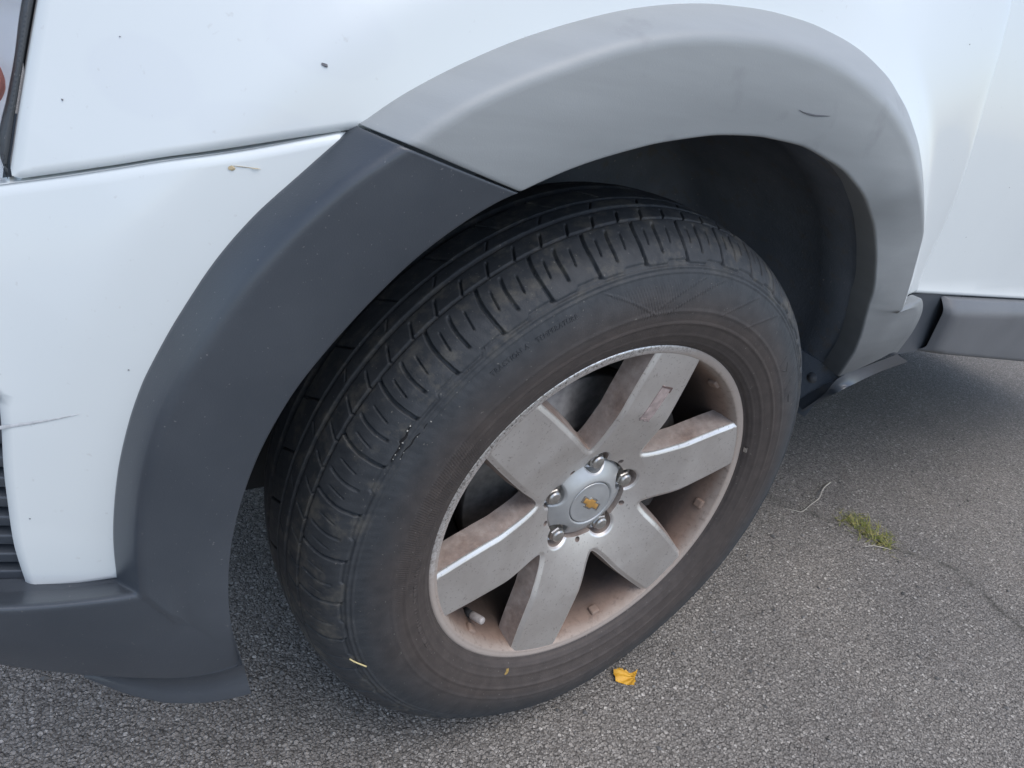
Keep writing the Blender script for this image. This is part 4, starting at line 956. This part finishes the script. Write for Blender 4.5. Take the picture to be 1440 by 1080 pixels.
# grass tuft growing out of the crack
gmat = NT('grass'); gx_ = gmat.xyz(); gn = gmat.noise(90, 3)
gc = gmat.ramp(gn, [(.32, (.10, .14, .022, 1)), (.50, (.21, .22, .042, 1)), (.66, (.40, .34, .13, 1))])
GRASS = gmat.set(base=gc, rough=.6)
V, F = [], []
clumps = [(.962, .012, .3), (.975, -.006, .6), (.968, -.022, 1.0), (.982, -.032, 1.0), (.966, -.046, .9), (.985, -.058, .7), (.972, -.078, .5), (.99, -.085, .35)]
for i in range(340):
    cx0, cy0, w0 = clumps[int(rng.integers(len(clumps)))]; t = 1 - w0; k_ = rng.normal(0, .019); cx_, cy_ = (cx0 + k_ * .95 + rng.normal(0, .006), cy0 + k_ * .35 + rng.normal(0, .009))
    L = rng.uniform(.010, .036) * (1 - .5 * abs(t)); az = rng.uniform(0, 6.28); lean = rng.uniform(.95, 1.5); wd = rng.uniform(.0007, .0015)
    d = np.array((math.cos(az), math.sin(az), 0)); sd = np.array((-d[1], d[0], 0)); b0 = len(V)
    for k in range(5):
        q = k / 4.; p = np.array((cx_, cy_, 0)) + d * L * math.sin(lean) * q ** 1.4 + np.array((0, 0, L * math.cos(lean * .8) * (q - .25 * q * q * lean)))
        ww = wd * (1 - q * .9)
        V += [p - sd * ww, p + np.array((0, 0, ww * .6)), p + sd * ww]
    for k in range(4):
        a = b0 + 3 * k; F += [(a, a + 3, a + 4, a + 1), (a + 1, a + 4, a + 5, a + 2)]
tuft = mesh_obj('grass_tuft', V, F, GRASS); tag(tuft, 'low tuft of yellow-green grass growing from the crack in the asphalt', 'grass')

# dry stalk
stalk_m = m_simple('dry_stalk', (.46, .42, .36), .7, noise=(120, .2))
V, F = tube(spline([(.838, .088, .003), (.856, .075, .002), (.870, .065, .003), (.915, .073, .006), (.957, .081, .006), (.975, .088, .009), (.996, .098, .008), (1.03, .110, .005), (1.066, .118, .003)], 40), np.linspace(.0008, .0018, 40), 7)
st = mesh_obj('dry_stalk', V, F, stalk_m); tag(st, 'thin bent pale dry stalk lying behind the grass tuft', 'stalk')
V, F = tube(spline([(.905, -.075, .004), (.93, -.083, .006), (.962, -.105, .004)], 12), .0009, 6)
st2 = mesh_obj('dry_straw', V, F, stalk_m); tag(st2, 'short straight pale straw on the asphalt in front of the grass tuft', 'straw')
# straw stuck to the tyre shoulder
wm = wheel.matrix_basis
path = [wm @ Vector(side_pt(.3235, 199.8, .0030)), wm @ Vector(side_pt(.3205, 200.6, .0034)), wm @ Vector(side_pt(.3120, 202.6, .0040))]
V, F = tube(spline([tuple(p) for p in path], 10), .0008, 6)
st3 = mesh_obj('tyre_straw', V, F, m_simple('yellow_straw', (.62, .52, .26), .6)); tag(st3, 'tiny yellow straw stuck to the front shoulder of the tyre', 'straw')

# loose grit on the asphalt (nobody could count it)
gr_n = 5200
V = []; F = []
base = np.array([(1, 0, 0), (-1, 0, 0), (0, 1, 0), (0, -1, 0), (0, 0, 1), (0, 0, -1)], float)
tri = [(0, 2, 4), (2, 1, 4), (1, 3, 4), (3, 0, 4), (2, 0, 5), (1, 2, 5), (3, 1, 5), (0, 3, 5)]
gpos = np.c_[rng.uniform(-.75, 1.9, gr_n), rng.uniform(-.75, 1.0, gr_n)]
for i in range(gr_n):
    s_ = rng.gamma(3.0, .00055); a = rng.uniform(0, 6.28); c, sn = math.cos(a), math.sin(a)
    q = base * (s_ * rng.uniform(.7, 1.4), s_ * rng.uniform(.6, 1.1), s_ * rng.uniform(.4, .8)) * rng.uniform(.75, 1.25, (6, 1))
    q = np.c_[q[:, 0] * c - q[:, 1] * sn + gpos[i, 0], q[:, 0] * sn + q[:, 1] * c + gpos[i, 1], q[:, 2] + s_ * .25]
    b0 = len(V); V += list(q); F += [(b0 + a_, b0 + b_, b0 + c_) for a_, b_, c_ in tri]
gm_ = NT('grit'); gf = gm_.n('ShaderNodeTexVoronoi'); gf.inputs['Scale'].default_value = 90; gm_.l(gm_.obj(), gf.inputs['Vector']); gs = gm_.n('ShaderNodeSeparateColor'); gm_.l(gf.outputs['Color'], gs.inputs[0])
GRIT = gm_.set(base=gm_.ramp(gs.outputs[0], [(0, (.07, .068, .065, 1)), (.6, (.15, .145, .14, 1)), (.92, (.24, .23, .22, 1)), (1, (.42, .40, .37, 1))]), rough=.85)
grit = mesh_obj('gravel', V, F, GRIT, None, smooth=False); tag(grit, 'fine loose grit scattered over the asphalt', 'gravel', kind='stuff')

# paint chips
for x, z, w_, h_, m_ in ((-.3797, .8070, .0022, .0012, chip), (-.5097, .761, .0006, .0006, chip), (-.4791, .7998, .0005, .0004, chip), (.36, .93, .0009, .0009, chip)):
    chip_on(fender, Yfen, x, z, w_, h_, m_)
for x, z, w_, h_, m_ in ((-.4299, .7423, .0020, .0015, rust), (-.4200, .7436, .0085, .00028, rust), (-.4897, .6059, .0006, .0006, chip), (-.5539, .4829, .0006, .0006, chip)):
    chip_on(bumper, Yfen, x, z, w_, h_, m_)
for x, z in ((.72, .78), (.66, .70), (.9, .86)): chip_on(door, Ydoor, x, z, .0008, .0007, chip)

# rubbed grey scuff on the bumper corner
scm = m_simple('scuff', (.56, .57, .575), .6, noise=(200, .2)); rows = []
for q in np.linspace(0, 1, 24):
    x = -.566 + .047 * q; z = .5535 + .0175 * q; hw = .0013 * (1 - q) ** .8 + .00015
    rows.append([(x, float(Yfen(x, z + k * hw)) - .00035 - .0002 * (abs(k) < .5), z + k * hw) for k in (-1, -.4, .4, 1)])
strip('scuff_mark', [r_[::-1] for r_ in rows], scm, bumper)

# curved scratch in the wing trim, laid on its surface
scr = m_simple('scratch', (.10, .105, .115), .7)
path = spline([[0.0167, -0.1525, 0.8334], [0.0259, -0.1525, 0.8321], [0.04, -0.1525, 0.8315], [0.0533, -0.1525, 0.8326], [0.0625, -0.1525, 0.8336]], 20); dg = bpy.context.evaluated_depsgraph_get(); rows = []
for k, p in enumerate(path):
    ok, loc, nrm, _ = wing_flare.closest_point_on_mesh(Vector(p)); hw = .0007 * math.sin(math.pi * (k + .6) / 20.2) + .0001; q = np.array(loc)
    rows.append([q + np.array((0, -.0003, -hw)), q + np.array((0, -.0006, 0)), q + np.array((0, -.0003, hw))])
strip('trim_scratch', rows, scr, wing_flare)
